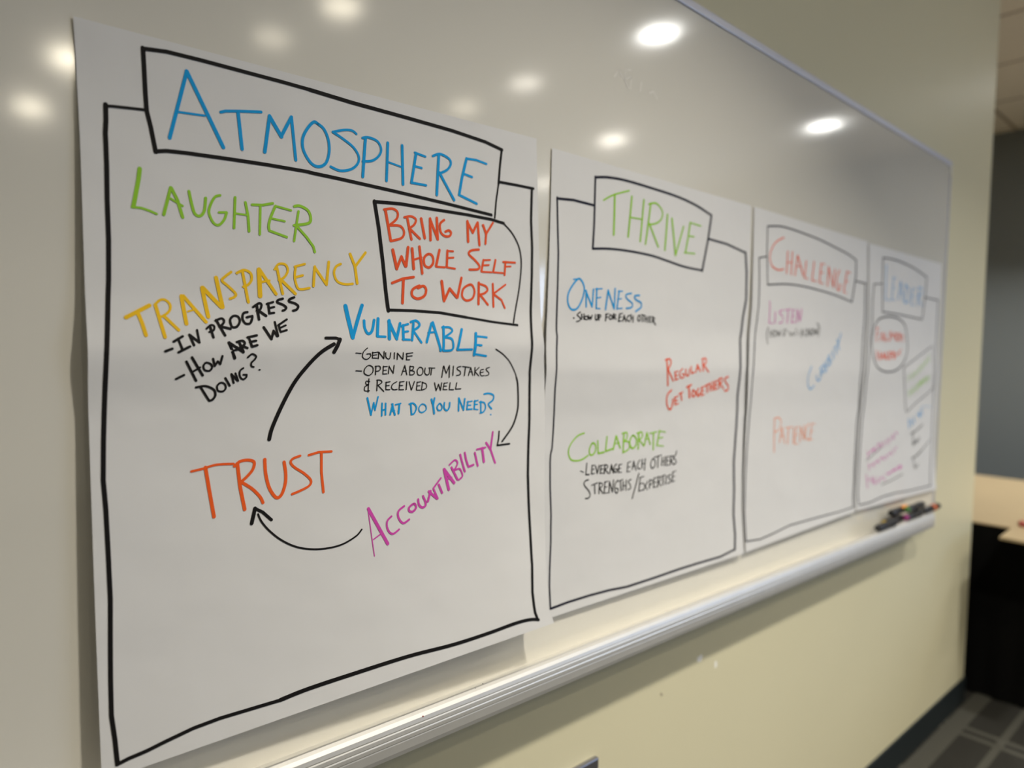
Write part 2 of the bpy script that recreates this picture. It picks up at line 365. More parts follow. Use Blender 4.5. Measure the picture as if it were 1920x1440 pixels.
WRITING = [
 (0,'border','ink_black','black frame line',[
  [4.48,0,383,1033,377,1233,358,1408,359,1836,350,2274,353,2796,336,3322,303,3758,261,4269,232,4830,195,5464,175,5957,199,6358,215,7033,222,7575,202,8114,185,8656,176,9144,213,9487,233,9811],
  [4.22,0,228,9832,391,9806,676,9784,994,9739,1436,9686,1894,9671,2495,9688,3001,9703],
  [5.21,1,3002,9701,3558,9673,4592,9674,5860,9690,7009,9750,8025,9759,8851,9744,9299,9768,9553,9825],
  [4.09,0,8726,1025,9309,1021,9851,1024],
  [4.76,0,9795,1033,9739,1696,9756,2237,9726,2784,9646,3607,9559,4448,9497,4775,9472,5465,9439,6279,9428,6874,9454,7416,9494,8066,9532,8715,9478,9244,9497,9517,9532,9801],
  [2.92,0,382,1052,493,1038,707,1020,967,1000],
 ]),
 (0,'heading_box','ink_black','black box round the heading',[
  [4.38,0,980,179,979,425,980,777,987,1006,1037,1211,1097,1542],
  [4.16,0,1097,1533,1270,1502,1591,1485,2270,1468,3002,1456,3847,1457],
  [4.33,0,3847,1463,4470,1484,5707,1536,7099,1607,8446,1690],
  [4.19,0,979,188,1347,149,1887,145,2579,152,3326,159,3912,171],
  [4.77,0,3912,173,4829,208,6100,230,7344,260,8320,318,8836,394],
  [3.83,0,8823,396,8761,674,8695,1067],
  [2.79,0,8695,1067,8604,1412,8548,1739],
 ]),
 (0,'word','ink_blue','blue heading word ATMOSPHERE',[
  [3.77,0,1654,349,1326,1318],
  [4.31,0,1654,349,2220,1313],
  [2.41,0,1481,937,1921,913],
  [3.16,0,2200,816,2283,785,2546,741,2936,685],
  [3.95,0,2508,768,2531,1025,2554,1289],
  [4.1,0,3095,716,2974,1271],
  [4.71,0,3095,726,3308,991],
  [3.96,0,3308,981,3522,660],
  [3.71,0,3521,664,3577,1307],
  [3.58,1,4066,676,3983,658,3868,750,3751,912,3724,1060,3778,1197,3909,1324,4061,1345,4207,1263,4281,1083,4273,894,4189,739,4066,676],
  [2.97,1,4901,701,4806,662,4626,680,4375,752],
  [3.21,1,4375,752,4590,825,4823,930,4939,1065,4902,1190,4746,1298,4506,1351,4305,1313],
  [4.13,0,5107,735,5015,1384],
  [3.19,1,5039,745,5170,714,5389,747,5472,868,5409,989,5247,1089,5027,1130],
  [3.98,0,5639,736,5578,1381],
  [4.17,0,5993,729,5986,1394],
  [2.38,0,5632,1059,5943,1097],
  [4.1,0,6346,811,6203,1340],
  [3.02,0,6312,804,6590,835],
  [2.94,0,6288,1039,6482,1049],
  [3.27,0,6203,1340,6586,1342],
  [4.45,0,6953,749,6866,1476],
  [3.51,1,6788,796,6990,732,7228,782,7280,872,7163,996,6920,1099],
  [4.2,0,6957,1070,7346,1521],
  [4.53,0,7737,712,7595,1075,7496,1406],
  [3.35,0,7737,712,8022,698,8335,731],
  [3.41,0,7617,999,7889,1034],
  [3.7,0,7495,1411,8006,1520],
 ]),
 (0,'word','ink_green','green handwritten word LAUGHTER',[
  [4.1,0,843,1801,817,1956,729,2322],
  [2.52,0,709,2327,848,2327,969,2351,1081,2385],
  [3.28,0,1314,1998,1191,2383],
  [3.38,0,1324,2003,1415,2158,1493,2391],
  [2.37,0,1308,2151,1498,2233],
  [3.08,1,1608,2016,1642,2171,1692,2316,1780,2345,1855,2262,1884,2079],
  [2.81,1,2133,2013,2039,2052,1955,2185,1935,2292,2004,2419,2095,2445,2191,2363,2241,2252],
  [2.61,0,2106,2262,2237,2247],
  [2.93,0,2398,2013,2364,2464],
  [3.08,0,2582,2067,2624,2264,2636,2490],
  [2.26,0,2395,2247,2588,2252],
  [2.99,0,2703,2088,2903,2073,3095,2027],
  [2.78,0,2857,2092,2833,2520],
  [3.06,1,3145,2062,3049,2243,3007,2368,3017,2448],
  [2.9,0,3017,2448,3352,2519],
  [2.56,0,3145,2062,3450,2098],
  [2.37,0,3087,2260,3320,2279],
  [2.77,0,3600,2098,3496,2570],
  [3.26,1,3521,2029,3635,2011,3796,2068,3848,2189,3790,2268,3504,2325],
  [3.16,0,3544,2321,3756,2491,3889,2628,3915,2711],
 ]),
 (0,'word','ink_yellow','yellow handwritten word TRANSPARENCY',[
  [4.17,1,564,3810,716,3739,923,3640],
  [3.82,0,745,3753,798,3878,847,4049],
  [3.67,0,1016,3628,1139,4073],
  [2.69,1,1006,3629,1092,3562,1176,3559,1246,3622,1231,3706,1143,3773,1057,3802],
  [3.34,0,1142,3782,1361,3974],
  [4.08,0,1435,3495,1493,3885],
  [3.75,0,1467,3494,1820,3856],
  [1.97,0,1531,3709,1654,3678],
  [4.25,0,1781,3364,1864,3779],
  [4.47,0,1792,3363,2099,3635],
  [4.38,0,2024,3209,2122,3634],
  [2.95,1,2289,3114,2164,3198,2127,3249,2230,3322,2357,3425,2343,3475,2259,3507],
  [3.37,0,2495,3094,2586,3549],
  [3.0,1,2391,3125,2525,3072,2645,3116,2654,3215,2591,3287,2505,3321],
  [5.29,0,2801,3051,2808,3449],
  [3.9,0,2809,3047,3114,3409],
  [2.73,0,2827,3237,2992,3209],
  [3.28,0,3141,2998,3244,3400],
  [2.83,1,3101,3031,3181,2945,3312,2948,3356,3038,3279,3145,3173,3191],
  [3.67,0,3225,3189,3496,3391],
  [2.97,1,3515,2967,3491,3135,3539,3289,3620,3317,3785,3290],
  [2.8,0,3497,2968,3701,2915],
  [2.81,0,3491,3135,3654,3096],
  [3.43,0,3907,2945,3869,3255],
  [3.55,0,3907,2956,4146,3222],
  [3.52,0,4207,2853,4146,3222],
  [3.11,1,4467,2870,4363,2920,4316,3030,4384,3158,4559,3198,4724,3182],
  [3.81,0,4681,2693,4786,2896],
  [3.48,0,5033,2647,4786,2896],
  [3.81,0,4786,2896,4825,3171],
 ]),
 (0,'note','ink_black','black note - IN PROGRESS - HOW ARE WE DOING?',[
  [2.76,0,1132,4269,1242,4233],
  [2.7,0,1342,4095,1407,4253],
  [2.75,0,1269,4136,1419,4061],
  [2.79,0,1342,4285,1528,4204],
  [2.76,0,1529,4039,1595,4186],
  [2.86,0,1529,4039,1686,4148],
  [2.49,0,1660,3972,1686,4148],
  [2.85,0,1883,3923,1928,4076],
  [2.29,1,1820,3952,1896,3899,1952,3912,1941,3970,1865,3999],
  [2.94,0,1993,3825,2132,4047],
  [2.61,1,1981,3835,2087,3800,2131,3833,2104,3882,2043,3921],
  [2.98,0,2055,3917,2234,3949],
  [2.67,1,2302,3761,2238,3821,2265,3919,2348,3918,2410,3839,2384,3770,2302,3761],
  [2.71,1,2559,3697,2484,3719,2461,3798,2509,3867,2594,3866,2637,3796,2645,3760],
  [2.7,0,2541,3777,2645,3755],
  [3.11,0,2738,3593,2765,3804],
  [2.73,1,2670,3619,2778,3561,2827,3580,2797,3652,2733,3673],
  [3.16,0,2770,3673,2902,3747],
  [2.85,0,2954,3557,2962,3638,2969,3709],
  [2.59,0,2928,3567,3052,3533],
  [2.45,0,2962,3632,3066,3609],
  [2.62,0,2964,3709,3059,3699],
  [2.85,1,3242,3476,3149,3500,3135,3537,3237,3569,3300,3609,3271,3647,3225,3663],
  [2.9,1,3467,3448,3373,3483,3371,3518,3476,3542,3541,3582,3510,3636,3436,3658],
  [2.54,0,1301,4658,1429,4605],
  [2.75,0,1468,4417,1625,4693],
  [2.79,0,1559,4359,1736,4620],
  [2.28,0,1582,4558,1692,4504],
  [2.29,1,1792,4439,1748,4486,1770,4544,1849,4556,1894,4509,1871,4460,1792,4439],
  [2.41,0,1911,4383,1940,4490],
  [2.44,0,1940,4490,1990,4423],
  [2.48,0,1990,4423,2036,4463],
  [2.44,0,2036,4463,2071,4347],
  [3.54,0,2194,4154,2287,4380],
  [3.31,0,2194,4154,2441,4293],
  [2.38,0,2262,4271,2346,4253],
  [3.0,0,2365,4135,2441,4283],
  [2.69,1,2329,4145,2426,4125,2472,4155,2444,4194,2383,4214],
  [2.73,0,2432,4204,2514,4234],
  [2.74,0,2551,4076,2581,4155,2601,4215],
  [2.72,0,2527,4076,2701,4046],
  [2.72,0,2569,4145,2681,4126],
  [2.73,0,2601,4215,2700,4192],
  [3.17,0,2844,3924,2972,4100],
  [2.82,0,2972,4100,3021,3984],
  [2.88,0,3022,3974,3086,4055],
  [2.57,0,3060,3840,3104,4055],
  [2.58,0,3133,3881,3140,3942,3161,3993],
  [2.49,0,3119,3891,3298,3796],
  [2.33,0,3149,3932,3268,3889],
  [2.49,0,3161,3993,3282,3962],
  [2.53,0,1702,4792,1840,4992],
  [2.62,1,1624,4789,1780,4776,1915,4830,1947,4909,1901,4975,1840,4992],
  [2.2,1,2042,4737,1979,4783,1994,4852,2075,4866,2127,4819,2111,4759,2042,4737],
  [2.48,0,2123,4671,2197,4786],
  [2.35,0,2229,4615,2268,4749],
  [2.37,0,2229,4615,2335,4717],
  [2.37,0,2300,4607,2347,4718],
  [2.11,1,2443,4531,2383,4570,2378,4649,2431,4701,2491,4673,2503,4633],
  [2.13,0,2443,4631,2503,4633],
  [2.13,1,2521,4374,2599,4325,2673,4356,2649,4406,2589,4455,2589,4505,2630,4520],
  [1.85,0,2731,4565,2744,4565],
 ]),
 (0,'arrow','ink_black','thick black arrow from TRUST up to VULNERABLE',[
  [4.63,1,2900,5639,2960,5469,3147,5150,3388,4806,3659,4539,3958,4310,4233,4183],
  [3.64,0,4064,4086,4287,4086,4371,4107],
  [4.93,0,4371,4107,4302,4216,4228,4313],
 ]),
 (0,'word','ink_blue','blue handwritten word VULNERABLE',[
  [5.59,0,4546,3557,4656,4075],
  [4.76,0,4656,4075,4924,3536],
  [3.76,1,4947,3794,4948,3918,5013,4012,5113,3962,5182,3780],
  [4.31,0,5279,3755,5227,4052],
  [3.13,0,5226,4058,5416,4063],
  [4.84,0,5542,3786,5508,4097],
  [4.83,0,5531,3798,5687,4097],
  [4.04,0,5806,3829,5687,4097],
  [4.16,0,5875,3864,5851,4109],
  [3.04,0,5833,3876,6006,3839],
  [2.85,0,5852,3981,5988,3968],
  [3.03,0,5834,4109,6008,4116],
  [3.8,0,6144,3825,6068,4121],
  [3.44,1,6079,3802,6219,3777,6298,3835,6254,3895,6109,3956],
  [3.29,0,6126,3956,6302,4164],
  [3.87,0,6616,3820,6443,4158],
  [4.47,0,6654,3807,6807,4312],
  [2.75,0,6503,3990,6682,3977],
  [4.1,0,6933,3878,6879,4305],
  [2.99,1,6895,3890,7097,3888,7160,3962,6921,4074],
  [3.28,1,6921,4074,7120,4098,7158,4222,7100,4308,6880,4318],
  [4.17,0,7438,3923,7268,4297],
  [3.24,0,7268,4304,7689,4300],
  [4.9,0,7837,3997,7752,4403],
  [3.12,0,7817,4048,8152,4073],
  [3.11,0,7790,4213,7975,4226],
  [3.32,0,7752,4390,8112,4433],
 ]),
 (0,'note','ink_black','thin black note - GENUINE - OPEN ABOUT MISTAKES & RECEIVED WELL',[
  [1.19,0,4707,4334,4828,4342],
  [1.28,1,4971,4254,4879,4320,4867,4409,4961,4445,5051,4390,5034,4356],
  [1.2,0,4957,4355,5043,4349],
  [1.29,0,5095,4322,5090,4424,5209,4426],
  [1.21,0,5086,4334,5220,4324],
  [1.21,0,5088,4379,5191,4369],
  [1.38,0,5236,4324,5231,4438],
  [1.31,0,5236,4324,5362,4440],
  [1.4,0,5363,4314,5362,4440],
  [1.36,1,5402,4337,5415,4418,5496,4442,5524,4339],
  [1.43,0,5615,4340,5613,4444],
  [1.44,0,5688,4348,5686,4457],
  [1.34,0,5688,4348,5825,4459],
  [1.46,0,5836,4342,5825,4459],
  [1.47,0,5920,4355,5918,4468],
  [1.26,0,5904,4360,6072,4345],
  [1.26,0,5923,4407,6057,4399],
  [1.25,0,5918,4468,5999,4469],
  [1.19,0,4711,4630,4844,4640],
  [1.28,1,5007,4547,4914,4601,4904,4680,5005,4717,5099,4663,5100,4583,5007,4547],
  [1.37,0,5172,4562,5161,4710],
  [1.27,1,5153,4568,5257,4564,5278,4610,5240,4644,5171,4653],
  [1.34,0,5352,4566,5335,4704,5431,4702],
  [1.23,0,5345,4577,5448,4575],
  [1.23,0,5342,4642,5425,4637],
  [1.42,0,5490,4569,5469,4701],
  [1.35,0,5490,4576,5586,4699],
  [1.43,0,5610,4560,5586,4699],
  [1.45,0,5874,4566,5789,4733],
  [1.45,0,5874,4566,5922,4732],
  [1.26,0,5816,4670,5916,4666],
  [1.48,0,6008,4581,5996,4734],
  [1.34,1,5998,4587,6093,4594,6075,4641,6007,4659],
  [1.33,1,6007,4659,6109,4678,6091,4732,5996,4739],
  [1.42,1,6247,4610,6188,4668,6210,4741,6297,4743,6339,4684,6316,4623,6247,4610],
  [1.48,1,6396,4625,6384,4709,6436,4752,6500,4725,6515,4628],
  [1.29,0,6491,4623,6650,4631],
  [1.56,0,6572,4629,6541,4755],
  [1.6,0,6885,4600,6834,4808],
  [1.55,0,6896,4600,6956,4737],
  [1.58,0,6956,4737,7050,4591],
  [1.62,0,7050,4591,7038,4814],
  [1.64,0,7161,4606,7139,4780],
  [1.47,1,7368,4618,7273,4633,7272,4671,7347,4711,7346,4768,7240,4783],
  [1.35,0,7417,4619,7616,4641],
  [1.69,0,7501,4631,7467,4790],
  [1.69,0,7655,4642,7582,4793],
  [1.66,0,7655,4642,7710,4797],
  [1.36,0,7607,4730,7700,4728],
  [1.73,0,7780,4645,7761,4798],
  [1.55,0,7898,4648,7770,4729],
  [1.51,0,7771,4722,7886,4810],
  [1.55,1,8029,4690,7949,4701,7927,4764,7966,4812,8046,4807],
  [1.39,0,7936,4752,8027,4741],
  [1.54,1,8211,4655,8109,4679,8128,4718,8188,4759,8167,4802,8077,4815],
  [1.26,1,5025,4825,4942,4813,4941,4863,4993,4876,4909,4907,4908,4975,5016,4979],
  [1.36,0,5008,4774,4985,5001],
  [1.39,0,5207,4803,5187,4986],
  [1.28,1,5191,4803,5285,4811,5306,4853,5204,4895],
  [1.29,0,5220,4896,5355,5005],
  [1.35,0,5412,4845,5400,4977,5496,4981],
  [1.24,0,5402,4852,5508,4841],
  [1.24,0,5400,4907,5484,4906],
  [1.32,1,5671,4847,5572,4886,5537,4943,5587,4984,5678,4983],
  [1.39,0,5747,4850,5724,4990,5834,4994],
  [1.26,0,5740,4856,5853,4848],
  [1.26,0,5734,4920,5817,4918],
  [1.48,0,5919,4855,5900,4997],
  [1.47,0,5980,4858,6035,5010,6115,4857],
  [1.44,0,6183,4872,6161,5015,6257,5019],
  [1.29,0,6176,4879,6276,4868],
  [1.29,0,6170,4943,6249,4939],
  [1.53,0,6321,4877,6292,5020],
  [1.39,1,6310,4876,6413,4916,6413,4989,6292,5023],
  [1.57,0,6636,4900,6679,5048,6742,4928,6794,5048,6830,4907],
  [1.51,0,6895,4914,6867,5036,6969,5040],
  [1.33,0,6887,4921,6987,4912],
  [1.32,0,6880,4973,6961,4973],
  [1.52,0,7060,4915,7035,5043,7154,5048],
  [1.51,0,7246,4921,7210,5040,7360,5039],
 ]),
 (0,'question','ink_blue','blue handwritten question WHAT DO YOU NEED?',[
  [2.69,0,4969,5102,5047,5390],
  [1.97,0,5047,5390,5114,5189],
  [2.33,0,5114,5189,5142,5316],
  [1.99,0,5142,5316,5219,5091],
  [2.41,0,5311,5210,5297,5423],
  [2.43,0,5397,5215,5387,5410],
  [2.17,0,5299,5332,5395,5314],
  [2.46,0,5568,5235,5499,5417],
  [2.81,0,5552,5234,5613,5424],
  [1.98,0,5517,5360,5608,5354],
  [2.0,0,5633,5250,5765,5234],
  [2.92,0,5732,5244,5705,5406],
  [2.56,0,6015,5246,6028,5444],
  [2.38,1,5975,5256,6083,5250,6156,5325,6096,5429,6028,5444],
  [1.82,1,6306,5273,6225,5329,6234,5401,6313,5423,6408,5375,6392,5302,6306,5273],
  [3.05,0,6552,5201,6596,5313],
  [2.71,0,6635,5181,6596,5313],
  [3.12,0,6596,5313,6617,5460],
  [2.12,1,6776,5285,6702,5343,6726,5405,6798,5409,6836,5350,6776,5285],
  [2.45,1,6899,5279,6890,5378,6961,5426,7029,5373,7046,5287],
  [2.63,0,7301,5212,7288,5450],
  [2.51,0,7309,5220,7428,5445],
  [2.67,0,7472,5233,7428,5445],
  [2.48,0,7558,5288,7524,5438,7671,5441],
  [1.97,0,7539,5299,7682,5289],
  [1.95,0,7534,5362,7642,5363],
  [2.73,0,7760,5285,7737,5445],
  [2.0,0,7741,5297,7859,5282],
  [1.97,0,7751,5361,7837,5358],
  [1.95,0,7737,5445,7842,5461],
  [2.77,0,7937,5306,7932,5512],
  [2.47,1,7897,5317,8036,5337,8074,5430,8012,5511,7911,5531],
  [2.69,1,8040,5169,8181,5162,8323,5208,8300,5298,8177,5357,8176,5396,8255,5466],
  [2.07,0,8223,5576,8235,5582],
 ]),
 (0,'arrow','ink_black','thin curved black arrow from VULNERABLE down to ACCOUNTABILITY',[
  [1.89,1,8402,4302,8624,4401,8837,4550,9004,4768,9062,4904],
  [3.21,1,9051,4877,9093,5040,9099,5391,9049,5604,8895,5862,8584,6130],
  [2.64,0,8484,5925,8471,6068,8432,6196],
  [2.87,0,8432,6196,8818,6196],
 ]),
 (0,'word','ink_magenta','magenta slanted word ACCOUNTABILITY',[
  [4.32,0,4979,6982,5437,7648],
  [1.34,0,4978,7039,5114,7807],
  [1.78,0,5094,7520,5285,7446],
  [2.75,1,5528,7186,5431,7249,5420,7351,5478,7452,5575,7494,5714,7440],
  [2.98,1,5843,7049,5709,7113,5692,7204,5758,7306,5842,7346,5970,7301],
  [3.24,1,6079,7039,5971,7089,5977,7153,6062,7174,6141,7123,6131,7062,6079,7039],
  [3.27,1,6200,6975,6224,7074,6304,7132,6391,7112,6384,7034,6328,6932],
  [3.66,0,6525,6864,6454,7043],
  [3.75,0,6479,6866,6704,7021],
  [2.9,0,6603,6832,6718,7023],
  [2.68,0,6603,6820,6801,6659],
  [3.37,0,6747,6775,6838,6932],
  [4.46,0,6891,6509,7021,6892],
  [4.47,0,6891,6509,7169,6786],
  [2.83,0,6965,6701,7095,6678],
  [3.43,0,7094,6493,7263,6734],
  [2.65,1,7037,6438,7185,6365,7261,6422,7206,6516,7150,6548],
  [2.61,1,7169,6562,7319,6540,7395,6636,7395,6698,7301,6745],
  [3.22,0,7334,6279,7471,6606],
  [3.26,0,7467,6254,7508,6396,7575,6528],
  [3.3,0,7575,6528,7722,6505],
  [3.36,0,7758,6280,7848,6535],
  [2.83,0,7816,6221,8074,6205],
  [3.98,0,7974,6209,8031,6476],
  [3.59,0,8092,6116,8228,6257],
  [3.39,0,8290,5924,8228,6257],
  [3.4,0,8228,6257,8372,6529],
 ]),
 (0,'word','ink_orange','orange handwritten word TRUST',[
  [2.71,1,1519,5986,1707,5967,1935,5933,2238,5949],
  [3.91,0,1753,5953,1814,6299,1887,6689],
  [3.99,0,2309,5960,2353,6304,2432,6655],
  [3.47,1,2256,5985,2357,5925,2503,5919,2612,5960,2587,6069,2475,6168,2366,6236],
  [3.51,1,2378,6237,2571,6360,2718,6500,2772,6598],
  [3.83,1,2812,5939,2827,6155,2896,6388,3023,6548,3127,6519,3201,6362,3213,6196,3182,6016],
  [2.98,1,3501,5948,3354,5980,3314,6039,3393,6121,3581,6235,3717,6356,3690,6439,3526,6494,3337,6535],
  [3.01,0,3677,5953,3884,5923,4153,5936],
  [3.34,0,3940,5939,3940,6252,3982,6580],
 ]),
 (0,'arrow','ink_black','curved black arrow from ACCOUNTABILITY back to TRUST',[
  [2.29,1,4822,7310,4693,7402,4393,7489,4073,7504,3735,7467,3408,7376,3118,7225,2888,7045,2738,6880,2677,6759],
  [4.46,0,2621,6664,2595,6758,2556,6884],
  [3.53,0,2616,6663,2765,6741,2929,6882],
 ]),
 (0,'text_box','ink_black','black box round BRING MY WHOLE SELF TO WORK',[
  [4.44,0,5264,1770,5898,1740,6764,1750],
  [4.27,0,6764,1750,7700,1756,8421,1777,8831,1817],
  [5.24,0,5273,1765,5360,2206,5439,2768,5487,3223,5540,3613],
  [3.87,0,5541,3601,6169,3599,6875,3621,7618,3695],
  [3.39,0,7618,3695,8408,3773,9166,3826],
  [2.67,1,8818,1818,9093,1992,9305,2242,9374,2532,9324,2911,9219,3292,9043,3779],
 ]),
 (0,'words','ink_red','red-orange words BRING MY WHOLE SELF TO WORK',[
  [4.11,0,5531,1885,5645,2400],
  [3.29,1,5499,1881,5695,1845,5825,1890,5805,2007,5620,2138],
  [3.32,1,5620,2138,5885,2127,5982,2223,5912,2333,5645,2407],
  [3.88,0,6074,1982,6166,2337],
  [3.17,1,5997,1966,6161,1932,6290,1974,6243,2072,6103,2154],
  [3.69,0,6127,2152,6384,2308],
  [4.22,0,6430,1949,6515,2286],
  [4.23,0,6668,1927,6667,2310],
  [4.09,0,6668,1939,6863,2283],
  [4.08,0,6849,1898,6863,2283],
  [3.51,1,7050,1916,6937,1998,6951,2143,7059,2207,7190,2196,7237,2131,7174,2095,7080,2127],
  [4.38,0,7715,1879,7723,2259],
  [4.12,0,7714,1892,7866,2080],
  [3.77,0,7866,2080,8011,1878],
  [4.02,0,8019,1877,8058,2300],
  [4.32,0,8179,1914,8268,2072],
  [3.55,0,8481,1841,8255,2086],
  [3.76,0,8268,2072,8241,2261],
  [4.57,0,5689,2557,5778,2875],
  [3.91,0,5778,2875,5901,2659],
  [4.21,0,5901,2659,5997,2817],
  [4.16,0,6076,2484,6014,2816],
  [4.3,0,6178,2500,6207,2852],
  [3.95,0,6369,2451,6427,2924],
  [2.85,0,6188,2700,6416,2638],
  [3.68,1,6602,2567,6486,2646,6499,2776,6622,2805,6725,2715,6708,2596,6602,2567],
  [3.94,0,6904,2474,6803,2771],
  [2.97,0,6802,2783,7040,2782],
  [3.91,0,7125,2471,7096,2767],
  [2.81,0,7125,2476,7286,2472],
  [2.79,0,7120,2606,7290,2588],
  [2.84,0,7096,2779,7328,2791],
  [3.59,1,8035,2388,7816,2419,7735,2492,7908,2595,8044,2701,7982,2768,7744,2786],
  [3.67,0,8170,2579,8101,2800],
  [2.72,0,8169,2584,8374,2566],
  [2.72,0,8146,2683,8330,2667],
  [2.74,0,8101,2808,8407,2803],
  [3.51,0,8541,2556,8461,2795],
  [2.79,0,8461,2800,8763,2800],
  [3.69,0,8857,2576,8817,2834],
  [3.22,0,8780,2581,9169,2571],
  [2.6,0,8845,2669,9027,2654],
  [3.53,0,5653,3129,5922,3042,6202,3001],
  [4.17,0,5938,3053,5900,3469],
  [3.71,1,6345,3147,6170,3220,6149,3327,6285,3382,6461,3329,6518,3219,6450,3149,6309,3191],
  [4.61,0,6946,3044,6999,3397],
  [4.1,0,6999,3397,7163,3170],
  [4.38,0,7163,3170,7357,3324],
  [4.17,0,7505,2956,7376,3324],
  [3.51,1,7733,3072,7555,3155,7511,3294,7624,3374,7801,3335,7877,3206,7830,3093,7733,3072],
  [4.24,0,8012,3022,7988,3432],
  [3.4,1,8011,3042,8211,3078,8269,3153,8165,3221,8022,3252],
  [3.71,0,8042,3251,8271,3437],
  [3.88,0,8439,3029,8442,3472],
  [2.97,0,8839,3026,8443,3224],
  [3.33,0,8452,3224,8699,3334,8798,3490],
 ]),
 (1,'border','ink_navy','dark navy frame line',[
  [3.6,0,225,992,273,1574,326,2130,345,2835,349,3401,365,3797],
  [3.35,0,365,3797,399,3910,368,4759,370,5559,314,6301],
  [3.36,0,314,6301,259,6440,250,6583,268,7157,314,7739,305,8318,253,8895,233,9303,257,9779],
  [4.17,0,257,9794,938,9772,1802,9775,2658,9801,3439,9855],
  [4.41,0,3439,9855,4726,9854,6125,9836,7098,9843,8456,9862,9403,9788],
  [4.09,0,226,1014,845,970,1675,983],
  [4.19,0,7305,1178,8442,1214,9663,1346],
  [6.88,0,9663,1346,9774,1883,9800,2637,9653,3175,9626,3555],
  [6.85,0,9626,3555,9557,3784,9593,4387,9612,4839,9506,5407,9507,6355,9465,6882],
  [6.84,0,9465,6882,9417,7258,9473,8022,9427,8781,9468,9368,9403,9788],
 ]),
 (1,'heading_box','ink_navy','dark navy box round the heading',[
  [4.51,0,1704,350,1696,834,1697,1422,1671,1940],
  [4.34,1,1705,364,2236,289,3059,250,4320,266,5550,301,6578,393,7475,548],
  [5.78,0,7475,548,7373,926,7272,1286,7013,2043],
  [3.99,1,1671,1940,2314,1883,3139,1856,4273,1870,5080,1934,6002,2013,7013,2036],
 ]),
 (1,'word','ink_green','green heading word THRIVE',[
  [2.92,1,2059,824,2482,651,3177,463],
  [4.49,0,2540,637,2538,1544],
  [4.32,0,3305,585,3180,1527],
  [4.16,0,3869,592,3742,1582],
  [2.43,0,3264,1069,3806,1056],
  [4.19,0,4206,630,3999,1622],
  [3.29,1,4110,664,4467,598,4774,739,4749,936,4488,1077,4086,1152],
  [4.14,0,4163,1128,4621,1630],
  [4.52,0,5050,805,4961,1681],
  [4.71,0,5281,877,5521,1765],
  [4.03,0,5521,1765,5904,1009],
  [4.35,0,6264,870,6170,1252,6050,1637],
  [2.74,0,6264,870,6866,892],
  [2.64,0,6168,1219,6501,1203],
  [2.63,0,5979,1660,6567,1634],
 ]),
 (1,'word','ink_blue','blue handwritten word ONENESS',[
  [3.37,1,1173,2638,944,2769,763,2981,757,3183,907,3320,1142,3281,1336,3038,1371,2801,1173,2638],
  [2.22,0,938,2668,1173,2638],
  [3.63,0,1458,2884,1488,3236],
  [3.7,0,1442,2885,1733,3225],
  [3.39,0,1755,2837,1733,3225],
  [3.73,0,1892,2814,1903,3254],
  [2.11,0,1838,2826,2116,2801],
  [2.12,0,1883,3024,2077,2999],
  [2.12,0,1903,3254,2072,3255],
  [3.78,0,2375,2825,2300,3260],
  [3.7,0,2375,2832,2675,3229],
  [3.63,0,2672,2769,2675,3229],
  [3.61,0,2854,2820,2793,3224],
  [2.19,0,2812,2813,3008,2811],
  [2.19,0,2801,3008,2978,2983],
  [2.18,0,2793,3224,3030,3204],
  [2.94,1,3418,2835,3178,2879,3218,2971,3474,3068,3453,3164,3211,3197],
  [3.29,1,3796,2862,3579,2889,3619,2966,3878,3033,3890,3145,3649,3251],
 ]),
 (1,'note','ink_black','small black note SHOW UP FOR EACH OTHER',[
  [2.6,0,1001,3505,1022,3504],
  [2.21,1,1266,3363,1142,3427,1266,3495,1246,3554,1126,3579],
  [2.75,0,1323,3405,1323,3522],
  [2.77,0,1419,3401,1420,3519],
  [1.51,0,1317,3473,1424,3460],
  [2.08,1,1488,3443,1456,3503,1529,3524,1578,3475,1488,3443],
  [2.68,0,1585,3424,1621,3512,1669,3451,1703,3509,1750,3418],
  [2.71,1,1887,3398,1897,3502,1981,3499,1982,3394],
  [2.89,0,2038,3392,2039,3512],
  [2.03,1,2027,3392,2113,3404,2089,3450,2033,3458],
  [2.93,0,2338,3365,2325,3518],
  [1.77,0,2310,3372,2453,3352],
  [1.76,0,2328,3442,2431,3432],
  [2.3,1,2513,3374,2479,3451,2552,3479,2605,3416,2513,3374],
  [3.02,0,2657,3353,2656,3466],
  [2.05,1,2646,3356,2747,3365,2733,3402,2664,3417],
  [2.14,0,2675,3417,2787,3471],
  [3.04,0,2924,3342,2899,3514],
  [1.82,0,2912,3346,3060,3321],
  [1.81,0,2901,3421,3020,3404],
  [1.81,0,2899,3514,3029,3497],
  [3.0,0,3137,3365,3090,3501],
  [3.0,0,3137,3365,3224,3503],
  [1.61,0,3109,3451,3205,3441],
  [2.52,1,3393,3356,3292,3391,3281,3470,3408,3497],
  [2.86,0,3453,3337,3452,3457],
  [2.88,0,3555,3365,3552,3508],
  [1.62,0,3448,3416,3560,3412],
  [2.56,1,3816,3339,3763,3437,3843,3476,3898,3391,3816,3339],
  [1.87,0,3909,3320,4103,3329],
  [2.94,0,4007,3332,3990,3477],
  [2.94,0,4124,3344,4099,3474],
  [2.98,0,4235,3356,4217,3486],
  [1.66,0,4119,3415,4222,3411],
  [3.01,0,4333,3352,4321,3482],
  [1.67,0,4321,3359,4451,3348],
  [1.67,0,4321,3418,4418,3411],
  [1.67,0,4321,3482,4426,3479],
  [3.05,0,4498,3356,4492,3477],
  [2.01,1,4478,3357,4586,3376,4571,3419,4493,3428],
  [2.6,0,4506,3427,4653,3537],
 ]),
 (1,'words','ink_red','red words REGULAR GET TOGETHERS',[
  [4.26,0,5265,4403,5383,5038],
